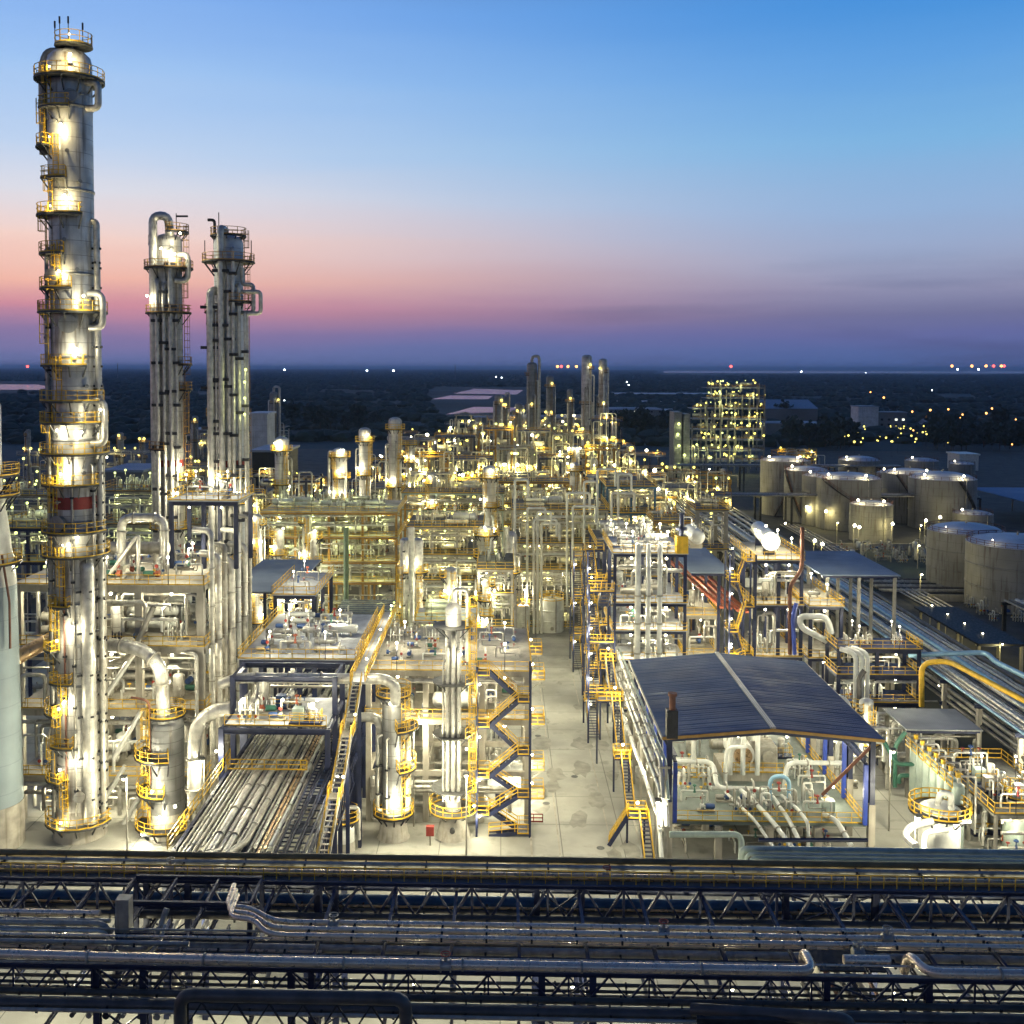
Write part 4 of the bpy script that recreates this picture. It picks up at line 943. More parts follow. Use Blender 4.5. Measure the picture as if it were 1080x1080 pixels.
def portal():
    t = thing('portal_platform', 'navy portal platform spanning the receding pipe rack, loaded with small pipework', 'platform', (-22.5, 102, 0))
    for x in (-27.8, -17.2):
        for y in (101.5, 106, 111): MB().ibeam((x,y,0), (x,y,18.0 if y > 102 else 14.2), .5, .5).obj('column', 'navy', t)
    for y, z in ((101.5,13.9),(106,13.9),(111,13.9),(106,17.8),(111,17.8)): MB().ibeam((-28.1,y,z), (-16.9,y,z), .35, .55).obj('cross_beam', 'navy', t)
    for x in (-27.8, -17.2):
        for z in (13.9, 17.8): MB().bar((x,106 if z > 15 else 101.5,z), (x,111,z), .3, .5).obj('side_beam', 'navy', t)
    d = MB().bx(-27.6,-17.4,101.9,111,14.2,14.28).obj('deck', 'deck_pale', t); MB().rail([(-27.6,101.9,14.28),(-17.4,101.9,14.28)]).obj('railing', 'yellow', d)
    fill(-27.3, -17.6, 102.2, 110.5, 14.3, 3.2, 'on the navy portal platform over the pipe rack', 22, .9, ('valves','manifold','pump','skid'), 2.3, 1.1)
    for x in (-26, -22, -18.5): lamp(t, (x,103,16.6), 450, .2)
portal()
frame_struct('process_structure', 'broad pale upper deck with yellow railings beyond the navy portal platform', 'platform', [-28.6, -22.2, -16.4], [113, 122, 133], [18.0], 'navy', 'deck_pale', .5, lampE=700, where=['on the ground under the broad pale upper deck', 'on the broad pale upper deck'], kinds=('valves','manifold','pump','hdrum','skid','exch'), dens=.9, seed=9, pipes=5, toph=2.6, wp='under the broad pale upper deck', fillrow=2.6)
frame_struct('process_structure', 'second higher pale deck with yellow railings beside the grey shed roof', 'platform', [-29.5, -24.5], [134, 141, 148], [14, 20.5], 'navy', 'deck_pale', .45, lampE=600, where='the second pale deck by the grey shed roof', dens=.8, seed=12, pipes=4, toph=2.5)
def long_stair():
    t = thing('staircase', 'long yellow railed stair climbing beside the pipe rack from the front', 'staircase', (-15, 84, 10))
    flight(t, (-14.7,84,9.2), (-14.7,90,12.0), .95, 'silver_dull', 'yellow', .055); landing(t, -15.3,-14.1,90,91.4,12.0,'yellow','ew','silver_dull',.08)
    flight(t, (-14.7,91.4,12.0), (-14.7,97.4,15.0), .95, 'silver_dull', 'yellow', .055); landing(t, -15.3,-14.1,97.4,99,15.0,'yellow','ew','silver_dull',.08)
    flight(t, (-14.7,99,15.0), (-14.7,104.6,18.0), .95, 'silver_dull', 'yellow', .055); landing(t, -15.4,-13.9,104.6,135,18.0,'yellow','ew','deck_pale',.08)
    for y, z in ((90,12),(97.6,15),(106,18),(118,18),(130,18)):
        MB().ibeam((-14.7,y+.4,0), (-14.7,y+.4,z-.2), .35, .35).obj('post', 'navy', t); lamp(t, (-13.9,y,z+2.0), 350, .17)
long_stair()
fill(-30.5, -28.6, 98, 111, 0, 6, 'on the ground between the concrete structure and the rack', 31, .8, ('vdrum','pump','manifold'), 2.4)
canopy((-37, -28, 137, 160), 20.2, .15, 'roofgrey', 'large blue grey shed roof behind the concrete structure', [(x, y) for x in (-36.4, -28.6) for y in (138, 148, 158)], 0, 'navy')
def aircooler():
    t = thing('air_cooler', 'navy louvred air cooler bank in the middle of the plant', 'air cooler', (-21, 150, 10))
    for x in (-24.5,-20.5,-16.5):
        for y in (148,160): MB().ibeam((x,y,0),(x,y,13),.35,.35).obj('leg','navy',t)
    for i in range(12): MB().bar((-24.8,148+i*1.1,13.2+i*.06),(-16.2,148+i*1.1,13.2+i*.06),.75,.08).obj('louvre','navy',t)
    MB().bx(-25,-16,147.6,161.4,12.4,12.9).obj('plenum','silver_dull',t)
aircooler()
# ================================================================ compressor house
def compressor_house():
    x0, x1, yf, yb, ze = 16.7, 37.6, 104, 131, 13.2; xm = (x0+x1)/2
    t = thing('compressor_house', 'open sided compressor house under a big dark blue corrugated gable roof', 'compressor house', (x0, yf, 0))
    b = MB(); rise = .95
    for (xa, za, xb, zb) in ((x0-.5, ze-.05, xm, ze+rise), (xm, ze+rise, x1+.5, ze-.05)):
        b.add([(xa,yf-.6,za),(xb,yf-.6,zb),(xb,yb,zb),(xa,yb,za),(xa,yf-.6,za-.16),(xb,yf-.6,zb-.16),(xb,yb,zb-.16),(xa,yb,za-.16)], [(0,1,2,3),(7,6,5,4),(4,5,1,0),(6,7,3,2),(5,6,2,1),(7,4,0,3)])
    b.obj('roof', 'roofblue', t)
    sm = MB(); y = yf-.3
    while y < yb-.1:
        sm.bar((x0-.5,y,ze-.03),(xm,y,ze+rise+.02),.04,.014,False).bar((xm,y,ze+rise+.02),(x1+.5,y,ze-.03),.04,.014,False); y += .62
    sm.obj('standing_seam','roofblue',t)
    MB().bx(xm-.28,xm+.28,yf-.65,yb+.05,ze+rise-.05,ze+rise+.1).obj('ridge_cap', 'roofpale', t)
    for (a, b_) in (((x0-.55,yf-.68,ze-.22),(xm,yf-.68,ze+rise-.2)), ((xm,yf-.68,ze+rise-.2),(x1+.55,yf-.68,ze-.22))): MB().bar(a, b_, .1, .3).obj('fascia', 'ochre', t)
    for x in (x0-.55, x1+.55): MB().bx(x-.12,x+.12,yf-.6,yb,ze-.35,ze-.12).obj('gutter', 'silver_dull', t)
    ys = [104.3, 110.9, 117.5, 124.1, 130.7]
    for y in ys:
        for x in (x0+.3, x1-.3):
            c = MB().ibeam((x,y,6.2),(x,y,ze-.25),.5,.6).obj('column', 'navy', t)
            MB().bx(x-.32,x+.32,y-.32,y+.32,0,6.2).obj('pedestal', 'concrete', c)
        MB().bar((x0+.3,y,ze-.55),(xm,y,ze+rise-.65),.25,.6).bar((xm,y,ze+rise-.65),(x1-.3,y,ze-.55),.25,.6).obj('rafter', 'navy', t)
    for x in (x0+.9, x1-.9):
        MB().ibeam((x,yf+.3,10.6),(x,yb-.3,10.6),.4,.7).obj('crane_rail_beam', 'navy', t)
        for y in ys: MB().bx(x-.2,x+.2,y-.18,y+.18,4.05,10.2).obj('crane_column', 'blue', t)
    br = MB().bar((x0+1,126,11.3),(x1-1,126,11.3),.7,.7).bar((x0+1,127.3,11.3),(x1-1,127.3,11.3),.7,.7).obj('overhead_crane', 'yellow', t)
    MB().box((xm+2,126.6,11.9),(1.4,1.2,.7)).obj('crane_trolley', 'blue', br)
    d = MB().bx(x0+.7,x1-.7,yf+.6,yb-.6,3.7,4).obj('machine_floor', 'floor_paint', t)
    MB().rail([(x0+.8,yf+.7,4),(x1-.8,yf+.7,4),(x1-.8,yb-.7,4)]).obj('railing', 'yellow', d)
    MB().rail([(x0+.8,yf+.7,4),(x0+.8,yb-.7,4)]).obj('railing', 'yellow', d)
    MB().rail([(19,119,4),(23.5,119,4),(23.5,116,4),(19,116,4)]).obj('railing', 'yellow', d)
    for y in ys:
        for x in (22, xm, 32): MB().bx(x-.35,x+.35,y-.35,y+.35,0,3.7).obj('floor_pier', 'concrete', t)
    MB().bar((x1-.3,104.3,12.2),(x1-4.5,106.5,6.2),.5,.3).obj('brace', 'rust', t)
    for x in (19.5, 24.5, 29.5, 34.5):
        for y in (107, 114.5, 122): lamp(t, (x,y,ze-1.2), 520, .18, (0,-.1,-.5))
    lamp(t, (16.2,113,6.5), 1300, .34, (-.3,-.5,0)); lamp(t, (35,109,6), 300, .2)
    # vent stack on the corner
    v = thing('vent_silencer', 'dark brown vent stack on the near west corner of the compressor house', 'vent stack', (16.9,103.9,13))
    MB().bx(16.5,17.6,102.9,104,13.1,15.9).obj('silencer_box', 'black_steel', v); MB().cyl((17.1,103.4,15.9),(17.1,103.4,17.3),.33,12).cyl((17.1,103.4,17.3),(17.1,103.4,17.6),.46,12).obj('stack', 'rust', v)
    # compressor
    m = thing('compressor', 'large cream compressor with a round end cover in the middle of the compressor house', 'compressor', (28,118,4))
    MB().bx(24.8,31.2,115.2,120.8,4.0,5.1).obj('plinth', 'concrete', m)
    MB().cyl((27,115.6,6.8),(27,119.6,6.8),1.35,28).obj('casing', 'white_pipe', m); MB().cyl((27,115.2,6.8),(27,115.6,6.8),1.0,24).cyl((27,115.0,6.8),(27,115.2,6.8),.5,16).obj('end_cover', 'tan_pipe', m)
    MB().box((30,118,6.3),(2.2,3.2,2.2)).cyl((30,115.9,6.4),(30,116.4,6.4),.7,18).obj('motor', 'silver_dull', m)
    MB().capsule((25,119,9.0),(31,119,9.0),.8,16).obj('intercooler', 'white_pipe', m)
    for x in (25.4,26.8,28.4): MB().tube([(x,117,8.0),(x,117,9.8),(x,114.6,9.8),(x,114.6,5)], .28, 10, .7).obj('pipe', 'white_pipe', m)
    MB().rail([(24.6,114.9,5.1),(31.4,114.9,5.1)]).obj('railing', 'yellow', m)
    W1 = 'in the compressor house'
    def hp(P, r, mt, lab): pipe(P, r*.6, mt, lab, n=14, bend=1.0, flange=2.3)
    hp([(17.5,112,7.4),(23.0,112,7.4),(23.0,110,5.3),(24.6,110,5.3)], .42, 'white_pipe', 'thick white pipe bending down from the west side of the compressor house floor')
    hp([(36.8,112,7.4),(30.9,112,7.4),(30.6,111.6,4.4)], .42, 'white_pipe', 'thick white pipe dropping to the floor at the east side of the compressor house')
    hp([(22.0,118,4),(22.0,118,10.6),(26,118,10.6),(26,118,8.2)], .5, 'white_pipe', 'thick white pipe arching over the west end of the compressor')
    hp([(24.6,113.2,4.4),(24.6,113.2,8.6),(26.8,113.2,8.6)], .34, 'white_pipe', 'white elbow pipe in front of the compressor casing')
    hp([(28.2,108.4,4.6),(28.2,108.4,7.3),(30.2,108.4,7.3),(30.2,108.4,4.6)], .36, 'paleblue_pipe', 'pale blue U shaped pipe standing on the compressor house floor')
    hp([(22.6,111,4.9),(27.2,111,4.9),(28.6,110.4,4.9),(29.0,104,4.6),(29.2,101,3.8)], .36, 'white_pipe', 'white pipe running out of the compressor house front, nearest its middle')
    hp([(24.0,110.6,4.8),(24.0,110,4.8),(25.5,104,4.6),(26.6,100,3.4)], .26, 'white_pipe', 'slim white pipe running out of the compressor house front, westernmost of those pipes')
    hp([(25.6,110.2,5.0),(26.2,108,5.0),(27.2,104,4.6),(28.4,100.2,3.4)], .4, 'white_pipe', 'thick white pipe running out of the compressor house front beside the slim one')
    hp([(29.6,109,5),(30.3,106,5),(30.5,102.4,5),(30.5,102.4,1)], .3, 'white_pipe', 'short white pipe dropping over the front edge of the compressor floor')
    hp([(33.2,106.4,4.2),(33.8,103.8,4.6),(34.4,101.5,3.2)], .42, 'white_pipe', 'fat short white pipe lying over the front edge at the east end')
    fill(18.4,35.8,105.8,111.4,4,4,'at the front of the compressor house floor',41,.9,('valves','pump','manifold'),2.6,1.0)
    fill(18.4,24,121.5,129.5,4,5,'behind the compressor on the machine floor',42,.8,('exch','vdrum','valves','manifold'),2.8)
    fill(24.2,36,121.6,129.5,4,5,'at the back east of the machine floor',43,.9,('hdrum','vdrum','valves','manifold','skid'),2.6)
    fill(18.4,24.2,112.5,121,4,5,'by the west columns of the machine floor',46,.9,('manifold','valves','pump','vdrum'),2.4,1.0)
    fill(32,36.4,113,121,4,5,'by the east columns of the machine floor',44,.8,('manifold','valves','pump'),2.4,1.0)
    fill(18,36,106,128,0,3.4,'under the compressor house floor',45,.6,('pump','valves','manifold'),4,1.0)
    f = thing('fire_extinguisher', 'red fire extinguisher by the east column of the compressor house', 'extinguisher', (36.2,120,4)); MB().cyl((35.6,119,4),(35.6,119,4.7),.16,10).cyl((35.6,119,4.7),(35.6,119,4.9),.06,8).obj('bottle','red',f)
    MB().box((34.0,107.6,4.6),(1.2,.9,1.2)).obj('control_box','palegreen',thing('control_box','grey green control box near the front rail of the compressor house','control box',(34,107.6,4)))
    c = thing('equipment_shelter', 'bright blue covered unit peeking under the compressor house ridge', 'shelter', (27.5,127,9)); MB().bx(26.2,30.4,126,129,9.2,10).obj('cover','paleblue_pipe',c)
compressor_house()
# pipes and posts outside its west side
def sidepipes():
    t = thing('pipe_rack', 'narrow pipe trestle along the west side of the compressor house', 'pipe rack', (15.7,108,0))
    for y in range(100, 144, 6):
        MB().ibeam((16.0,y,0),(16.0,y,11.5),.28,.28).obj('post','silver_dull',t)
        for z in (5.5,8.5,11.3): MB().bar((15.3,y,z),(16.4,y,z),.18).obj('cross_arm','silver_dull',t)
    for k,(x,z,r,m) in enumerate(((15.5,5.9,.22,'white_pipe'),(16.0,8.9,.28,'silver'),(15.5,8.85,.18,'white_pipe'),(15.6,11.65,.2,'silver'),(16.1,11.6,.14,'palegreen'))):
        pipe([(x,99,z-3),(x,101,z),(x,142,z)], r, m, None, ('long '+PIPEM[m], 'on the trestle beside the compressor house'), flange=4)
sidepipes()
def side_landings():
    for i,(y,z,lab) in enumerate(((106.5,3.4,'lowest yellow railed landing with two short stairs at the compressor house corner'),(119.8,4.6,'yellow railed landing with a stair down to the road beside the glaring floodlight'),(128.5,8.6,'square yellow railed landing above the road beside the blue roof'),(137,11.2,'small yellow railed landing between the road and the steel tower'))):
        t = thing('access_stair', lab, 'staircase', (14.5,y,0)); w = 2.0 if i != 2 else 3.2
        landing(t, 15.2-w, 15.2, y, y+2.0, z, 'yellow', 'sewn', 'navy', .08)
        for x in (15.3-w, 15.1): MB().ibeam((x,y+1.8,0),(x,y+1.8,z-.2),.2,.2).obj('post','navy',t)
        if i in (0,1): flight(t, (14.4,y-6,0.05) if i else (14.8,y-5,.05), (14.4,y,z) if i else (14.8,y,z), .95, 'navy', 'yellow', .08)
        if i == 0: flight(t, (11.4,y+1.4,.05), (13.3,y+1,z), .95, 'navy', 'yellow', .08)
        if i == 2: flight(t, (14.2,y-6,4.6), (14.2,y,z), .95, 'navy', 'yellow', .08)
        if i == 3: flight(t, (14.2,y-6,8.6), (14.2,y,z), .95, 'navy', 'yellow', .08)
        lamp(t, (14.1,y-.3,z+1.8), 420, .22)
side_landings()

# ================================================================ steel structures right of the road
YE = 146; ex = [XX(p, 660, YE) for p in (648, 684, 722)]
zE = [ZZ(p, YE) for p in (745, 694, 663, 634, 582)]
WE = 'the brightly lit steel tower beside the road'
frame_struct('process_structure', 'brightly lit black steel tower of five floors at the east side of the road', 'process structure', ex, [YE, 153, 160], zE, 'navy', 'deck_pale', .42, lampE=1000, where=WE, dens=.75, seed=51, beamh=.45, pipes=6, wp='in '+WE, lamp_r=.25, kinds=('vdrum','exch','valves','manifold','hdrum'), toph=2.5)
for i, px in enumerate((672, 683, 695)):
    p = W(px, 700, YE-.8); MB_ = thing('vertical_exchanger', None, 'heat exchanger', (p.x, YE-.8, 0)); r = (.42,.34,.34)[i]
    MB().capsule((p.x,YE-.8,8), (p.x,YE-.8,ZZ(572,YE)), r, 16).obj('vessel_shell', 'white_pipe', MB_); MB().cyl((p.x,YE-.8,0),(p.x,YE-.8,8),r*.5,10).obj('outlet_pipe','silver',MB_)
    for z in (zE[1],zE[2],zE[3]): MB().cyl((p.x,YE-.8,z+1.0),(p.x,YE-.8,z+1.25),r*1.3,16).obj('flange','silver_dull',MB_)
    ranked(MB_, 'tall white vertical heat exchanger', 'running up the front of the steel tower by the road', p)
stair_tower(11.6, 15.0, 137.5, 145.5, [0,3.4,6.8,10.2,13.6,17,20.4], 'yellow railed stair tower at the edge of the road before the steel tower', 'y', 'navy', lamps=1)
stair_tower(12.4, 15.4, 150, 158, [0,3.2,6.4,9.6,12.8,16,19.2,22.4], 'yellow railed stair tower farther down the road beside the steel tower', 'y', 'navy', lamps=1)
stair_tower(11.8, 15.0, 170, 178, [0,3.2,6.4,9.6,12.8,16,19.2], 'farthest yellow railed stair tower along the east kerb', 'y', 'navy', lamps=2)
frame_struct('process_structure', 'steel frame with yellow rails behind the roadside stair towers', 'process structure', [15.8, 21.5, 27], [170, 178, 186], [6, 11, 16, 21], 'navy', 'grate', .4, lampE=700, where='the steel frame behind the roadside stairs', dens=.7, seed=53, pipes=5, kinds=('vdrum','hdrum','manifold'))
d = put('hdrum', 1, (28.0, 152, zE[-1]), 'on the very top of the steel tower, seen end on', PI/2, 1.3)
g = thing('jib_crane', 'small dark jib crane with yellow cage on the roof corner of the steel tower', 'crane', (25,146,zE[-1])); MB().bx(24.4,26,145.4,147,zE[-1],zE[-1]+2.4).obj('cage','yellow',g); MB().cyl((25.2,146.2,zE[-1]+2.4),(25.2,146.2,zE[-1]+5.6),.35,10).cyl((25.2,146.2,zE[-1]+3.2),(25.2,146.2,zE[-1]+3.6),.8,10).obj('mast','navy',g)
x2 = [XX(p, 640, YE) for p in (796, 821, 845)]; z2 = [ZZ(p, YE) for p in (745, 689, 635, 588)]
WF = 'the steel structure with the white drum on its roof'
frame_struct('process_structure', 'black steel structure carrying a white horizontal drum, with a rusty red pipe at its corner', 'process structure', x2, [YE, 153, 160], z2, 'navy', 'concrete', .42, lampE=1000, where=WF, dens=.8, seed=61, beamh=.45, pipes=5, wp='in '+WF, lamp_r=.25, kinds=('vdrum','exch','hdrum','manifold'), toph=1.2)
hd = thing('horizontal_drum', 'big white horizontal drum with a flat round end atop the black steel structure', 'drum', (XX(808,560,150),152,z2[-1]))
a, b = W(813, 569, 148), W(800, 558, 160); a.z = b.z = z2[-1]+2.2; MB().cyl(a, b, 1.15, 24).obj('vessel_shell', 'white_pipe', hd); MB().cyl(a, a+(a-b).normalized()*.2, 1.3, 24).obj('end_flange', 'white_pipe', hd)
for q in (.15,.8): p = a.lerp(b, q); MB().bx(p.x-.8,p.x+.8,p.y-.15,p.y+.15,z2[-1],p.z-.8).obj('saddle','navy',hd)
lamp(hd, (a.x-1,a.y-1.2,a.z+2.4), 900, .26); lamp(hd, (a.x+2,a.y,a.z+2.6), 500, .2)
x3 = [x2[-1]+1.2, XX(886, 660, YE)]
frame_struct('process_structure', 'lower steel wing with a yellow railed deck beside the long grey canopy', 'process structure', x3, [YE-.5, 153, 160], z2[:3], 'navy', 'concrete', .42, lampE=1000, where='the lower steel wing by the grey canopy', dens=.85, seed=63, beamh=.45, pipes=4, wp='in the lower steel wing by the grey canopy', lamp_r=.25, kinds=('exch','hdrum','vdrum'), toph=2)
ppipe([(846,556,145),(846,600,145),(833,618,145),(833,690,145)], .28, 'rust', 'rusty red stack pipe standing at the corner of the black steel structure', bend=1, n=12)
ppipe([(872,676,144),(845,662,144),(843,650,144),(872,650,144),(877,668,144)], .42, 'white_pipe', 'white looped pipe on the middle floor of the lower steel wing', n=14)
ppipe([(838,690,144.5),(836,650,144.5),(840,636,144.5)], .3, 'blue', 'bright blue pipe on the middle floor beside the white loop', n=12)
stair_tower(XX(766,640,YE), XX(793,640,YE), 144, 147, [0,5,9.5]+[ZZ(p, YE) for p in (687, 661, 635, 609, 588)], 'yellow railed zigzag stair between the slatted canopy and the black steel structure', 'x', 'navy', lamps=1)
fc = canopy((27.2, 33.4, 150, 171), 20.6, .14, 'roofgrey', 'small dark grey canopy over orange beams between the two steel structures', [(x,y) for x in (31.4,) for y in (150.5,160,170)]+[(28,170)], 0, 'navy')
for k in range(4):
    ob = MB().bar((27.0+k*1.4,168,19.0-k*.2),(31.8+k*1.2,150,15.5-k*.2),.5,.35).obj('conveyor_beam','orange'); ob['category'] = 'beam'
    ranked(ob, 'sloping orange beam', 'under the small dark grey canopy', (27+k*1.4,160,17))
frame_struct('process_structure', 'low concrete frame under the orange beams between the steel structures', 'process structure', [27, 31.5], [152, 159, 166], [8, 14], 'concrete', 'concrete', .6, True, lampE=700, where='the low frame under the orange beams', dens=.7, seed=66, pipes=3)
canopy((46, 57.2, 150, 170), 20.4, .15, 'roofgrey', 'long blue grey canopy roof east of the steel structures', [(x,y) for x in (47,51.5,56.6) for y in (150.6,160,169.4)], 0, 'silver_dull')
x4 = [XX(p, 700, 140) for p in (882, 922, 966)]
frame_struct('access_platform', 'navy platform with stacked yellow railings in front of the grey canopy posts', 'platform', x4, [139, 144], [ZZ(p, 139.5) for p in (735, 706, 679)], 'navy', 'navy', .4, lampE=420, where=['on the ground under the navy yellow railed platform','on the lowest level of the navy yellow railed platform','on the middle level of the navy yellow railed platform','on top of the navy yellow railed platform'], dens=.5, kinds=('manifold','valves'), seed=71, beamh=.55, pipes=4, wp='at the navy yellow railed platform', toph=2)
for i, px in enumerate((903, 909, 915)):
    p = W(px, 690, 137+i*.3); pipe([(p.x,p.y,0),(p.x,p.y,ZZ(684,138)),(p.x-1.6,p.y+1.5,ZZ(682,138))], .32, 'white_pipe', None, ('tall white bent pipe', 'rising before the navy yellow railed platform'), bend=1, n=12)
ppipe([(897,800,128),(897,755,128),(893,740,128),(884,735,128)], .4, 'white_pipe', 'white hooked pipe behind the east eave of the blue roof', n=12)
ppipe([(906,750,126),(906,714,126),(912,707,126)], .32, 'navy_pipe', 'dark hooked vent pipe above the east eave of the blue roof', n=10)
# ground level equipment east of the compressor house
fill(39.5, 45.5, 122, 138, 0, 6, 'between the blue roof and the navy platform', 81, .85, ('vdrum','exch','manifold','hdrum','pump'), 3)
fill(46, 56, 124, 136, 0, 6, 'behind the pale flat canopy', 82, .85, ('hdrum','exch','vdrum','manifold','pump','valves'), 3)
fill(40, 46, 140, 165, 0, 6, 'under the black steel structures east side', 83, .7, ('vdrum','exch','manifold'), 3.4)
wild_pipes(39.5, 56, 122, 136, 0.5, 8, 22, 'in the equipment area behind the pale flat canopy', 84)
auto_tower(916, 735, 800, 15, 124, 'short white vertical vessel glowing beside the east eave of the blue roof', m='white_pipe', nplat=2, seed=5, lampE=900, detail=2, nlamp=2, bulbr=.25)
canopy((47, 55.8, 120.6, 128.2), 8.2, .15, 'roofpale', 'pale flat canopy over the pump row at the east side', [(x,y) for x in (47.4,55.4) for y in (121,127.8)], 0, 'silver_dull')
fill(48, 55, 121.5, 127.5, 0, 6, 'under the pale flat canopy', 85, .8, ('pump','valves','manifold','vdrum'), 2.4)
for i in range(7):
    y = 118.3-i*1.85; t = thing('vertical_drum', None, 'drum', (47.2,y,0)); MB().capsule((47.2,y,1.0),(47.2,y,7.0),.62,20).obj('vessel_shell','palegreen',t)
    MB().cyl((47.2,y,0),(47.2,y,1.1),.6,20).obj('skirt','palegreen',t); MB().tube([(47.2,y,7.1),(47.2,y,8.0),(49,y,8.0),(49,y,2)],.12,8,.4).obj('overhead_pipe','silver',t)
    MB().rail([(46.3,y-.7,7.0),(46.3,y+.7,7.0)],1.1,.08,1.4).obj('railing','yellow',t); MB().cyl((47.2,y,7.9),(47.2,y,8.4),.25,8).obj('valve','yellow',t)
    ranked(t, 'pale grey green vertical drum', 'in the row beside the pale flat canopy', (47.2,y,6))
frame_struct('process_structure', 'low valve deck crowded with yellow railings behind the row of pale drums', 'platform', [49.6, 53.2, 56.8], [104, 110, 118.5], [5.6], 'silver_dull', 'grate', .3, lampE=600, where=['under the low yellow valve deck','on the low yellow valve deck'], dens=.95, kinds=('manifold','valves','skid'), seed=91, pipes=7, rails='sewn', toph=2.8, fillrow=2.1, wp='at the low yellow valve deck')
t = thing('storage_tank', 'low round tank ringed by yellow railings near the east end of the front rack', 'tank', (44.6,105.4,0)); MB().lathe((44.6,105.4,0),[(2.0,0),(2.0,5.4),(1.2,5.9),(.02,6.0)],32).obj('tank_shell','white_pipe',t); ringplat(t,(44.6,105.4),5.2,2.0,1.0,rw=.09,sp=.9); MB().tube([(44.2,105,5.9),(44.2,104.4,7.4),(45.2,104.2,7.4),(45.2,104.2,5.8)],.3,10,.6).obj('overhead_pipe','white_pipe',t); lamp(t,(46.6,103.2,5),700,.25)
t = thing('vertical_drum', 'short fat grey drum with a yellow railed top near the east edge', 'drum', (53.6,107.6,0)); MB().lathe((53.6,107.6,0),[(1.45,0),(1.45,5.8),(.8,6.1),(.02,6.2)],28).obj('vessel_shell','palegreen',t); ringplat(t,(53.6,107.6),6.0,1.2,.5,rw=.08,sp=.9)
ppipe([(984,866,103),(962,870,103),(953,882,101),(966,893,98)], .36, 'white_pipe', 'thick white U bend pipe on the ground by the round tank', n=14, bend=1.4)
ppipe([(1000,875,101),(975,878,101),(975,905,99)], .26, 'white_pipe', 'second slimmer white bend on the ground by the round tank', n=12)
ppipe([(972,745,133),(972,699,133),(1000,697,131),(1140,770,111)], .34, 'yellow', 'bright yellow pipe rising and turning toward the camera at the east rack', bend=1.4, n=12)
ppipe([(958,691,140),(1040,688,137),(1050,698,134),(1140,742,118)], .34, 'paleblue_pipe', 'grey blue pipe crossing above the east rack and turning toward the camera', bend=1.2, n=12)
for i, P_ in enumerate(([(930,778,120),(946,806,118),(968,806,118)],[(944,830,118.5),(944,786,118.5),(955,772,118.5)],[(948,826,119.4),(948,818,119.4),(968,818,119.4)])):
    ppipe(P_, .24, 'green', None, rank=('green pipe','beside the east corner of the blue roof'), n=10, bend=.6)
# small things on the yard
def yard_items():
    for i,(px,py) in enumerate(((748,868),(790,866))):
        p = G(px, py, 0); p = Vector((p.x,100.5,0)); t = thing('hydrant', None, 'hydrant', p); MB().cyl(p, p+Vector((0,0,1.0)), .14, 8).cyl(p+Vector((0,0,.9)), p+Vector((0,0,1.15)), .22, 8).obj('barrel','red',t); MB().cyl(p+Vector((-.3,0,.7)), p+Vector((.3,0,.7)), .09, 8).obj('outlet','red',t); ranked(t,'red fire hydrant','on the yard before the compressor house',p)
    t = thing('barrier', 'low red pipe barrier on the west edge of the road', 'barrier', (4.2,113,0)); MB().rail([(2.6,113,0),(4.6,113,0)],.9,.09,1).obj('bar','red',t)
    t = thing('cabinet', 'small red cabinet on a post between the two skirted columns', 'cabinet', (-7.4,107,0)); MB().box((-7.4,107,1.6),(.8,.5,1.0)).obj('box','red',t); MB().cyl((-7.4,107,0),(-7.4,107,1.1),.08,6).obj('post','silver_dull',t)
yard_items()

# ================================================================ east pipe rack and its strip
def rack_east():
    t = thing('pipe_rack', 'long dark pipe rack running away along the east edge of the yard', 'pipe rack', (61,112,0))
    for i in range(20):
        y = 106+i*10
        for x in (57.8, 62.3, 66.8): MB().bx(x-.25,x+.25,y-.25,y+.25,0,9.0).obj('column','concrete',t)
        for z in (6.4, 9.3): MB().ibeam((57.2,y,z),(67.4,y,z),.35,.5).obj('cross_beam','navy',t)
    R = random.Random(8); x = 57.6
    while x < 67:
        r = R.choice([.12,.18,.24,.32]); m = R.choice(['silver','silver_dull','paleblue_pipe','silver','white_pipe','navy_pipe']); 
        if abs(x-62.4) < .5: r, m = .42, 'paleblue_pipe'
        pipe([(x+r,100,9.55+r),(x+r,R.choice([230,290,300]),9.55+r)], r, m, None, ('upper '+PIPEM[m],'on the dark east pipe rack'), n=8); x += 2*r+R.uniform(.1,.7)
    x = 57.8
    while x < 66:
        r = R.choice([.14,.22,.3]); m = R.choice(['silver_dull','silver','navy_pipe']); pipe([(x+r,100,6.65+r),(x+r,300,6.65+r)], r, m, None, ('lower '+PIPEM[m],'on the dark east pipe rack'), n=8); x += 2*r+R.uniform(.4,1)
    for y in (150,175,205,240): lamp(t, (63,y,4.5), 500, .2, (0,-.3,-.3), YEL)
rack_east()
for i in range(6):
    y = 128+i*13; t = thing('pipe_sleeper', None, 'pipe support', (72,y,0)); MB().bx(69,77,y-.3,y+.3,3.6,4.1).obj('sleeper_beam','concrete',t)
    for x in (69.5,73,76.5): MB().bx(x-.2,x+.2,y-.2,y+.2,0,3.6).obj('post','concrete',t)
    ranked(t,'low concrete pipe support','east of the long dark rack',(72,y,4))
for i in range(7): pipe([(69.6+i,120,4.35),(69.6+i,205,4.35)], .18+.05*(i%3), ('silver_dull','navy_pipe','silver')[i%3], None, ('low dark pipe','east of the long dark rack'), n=8)

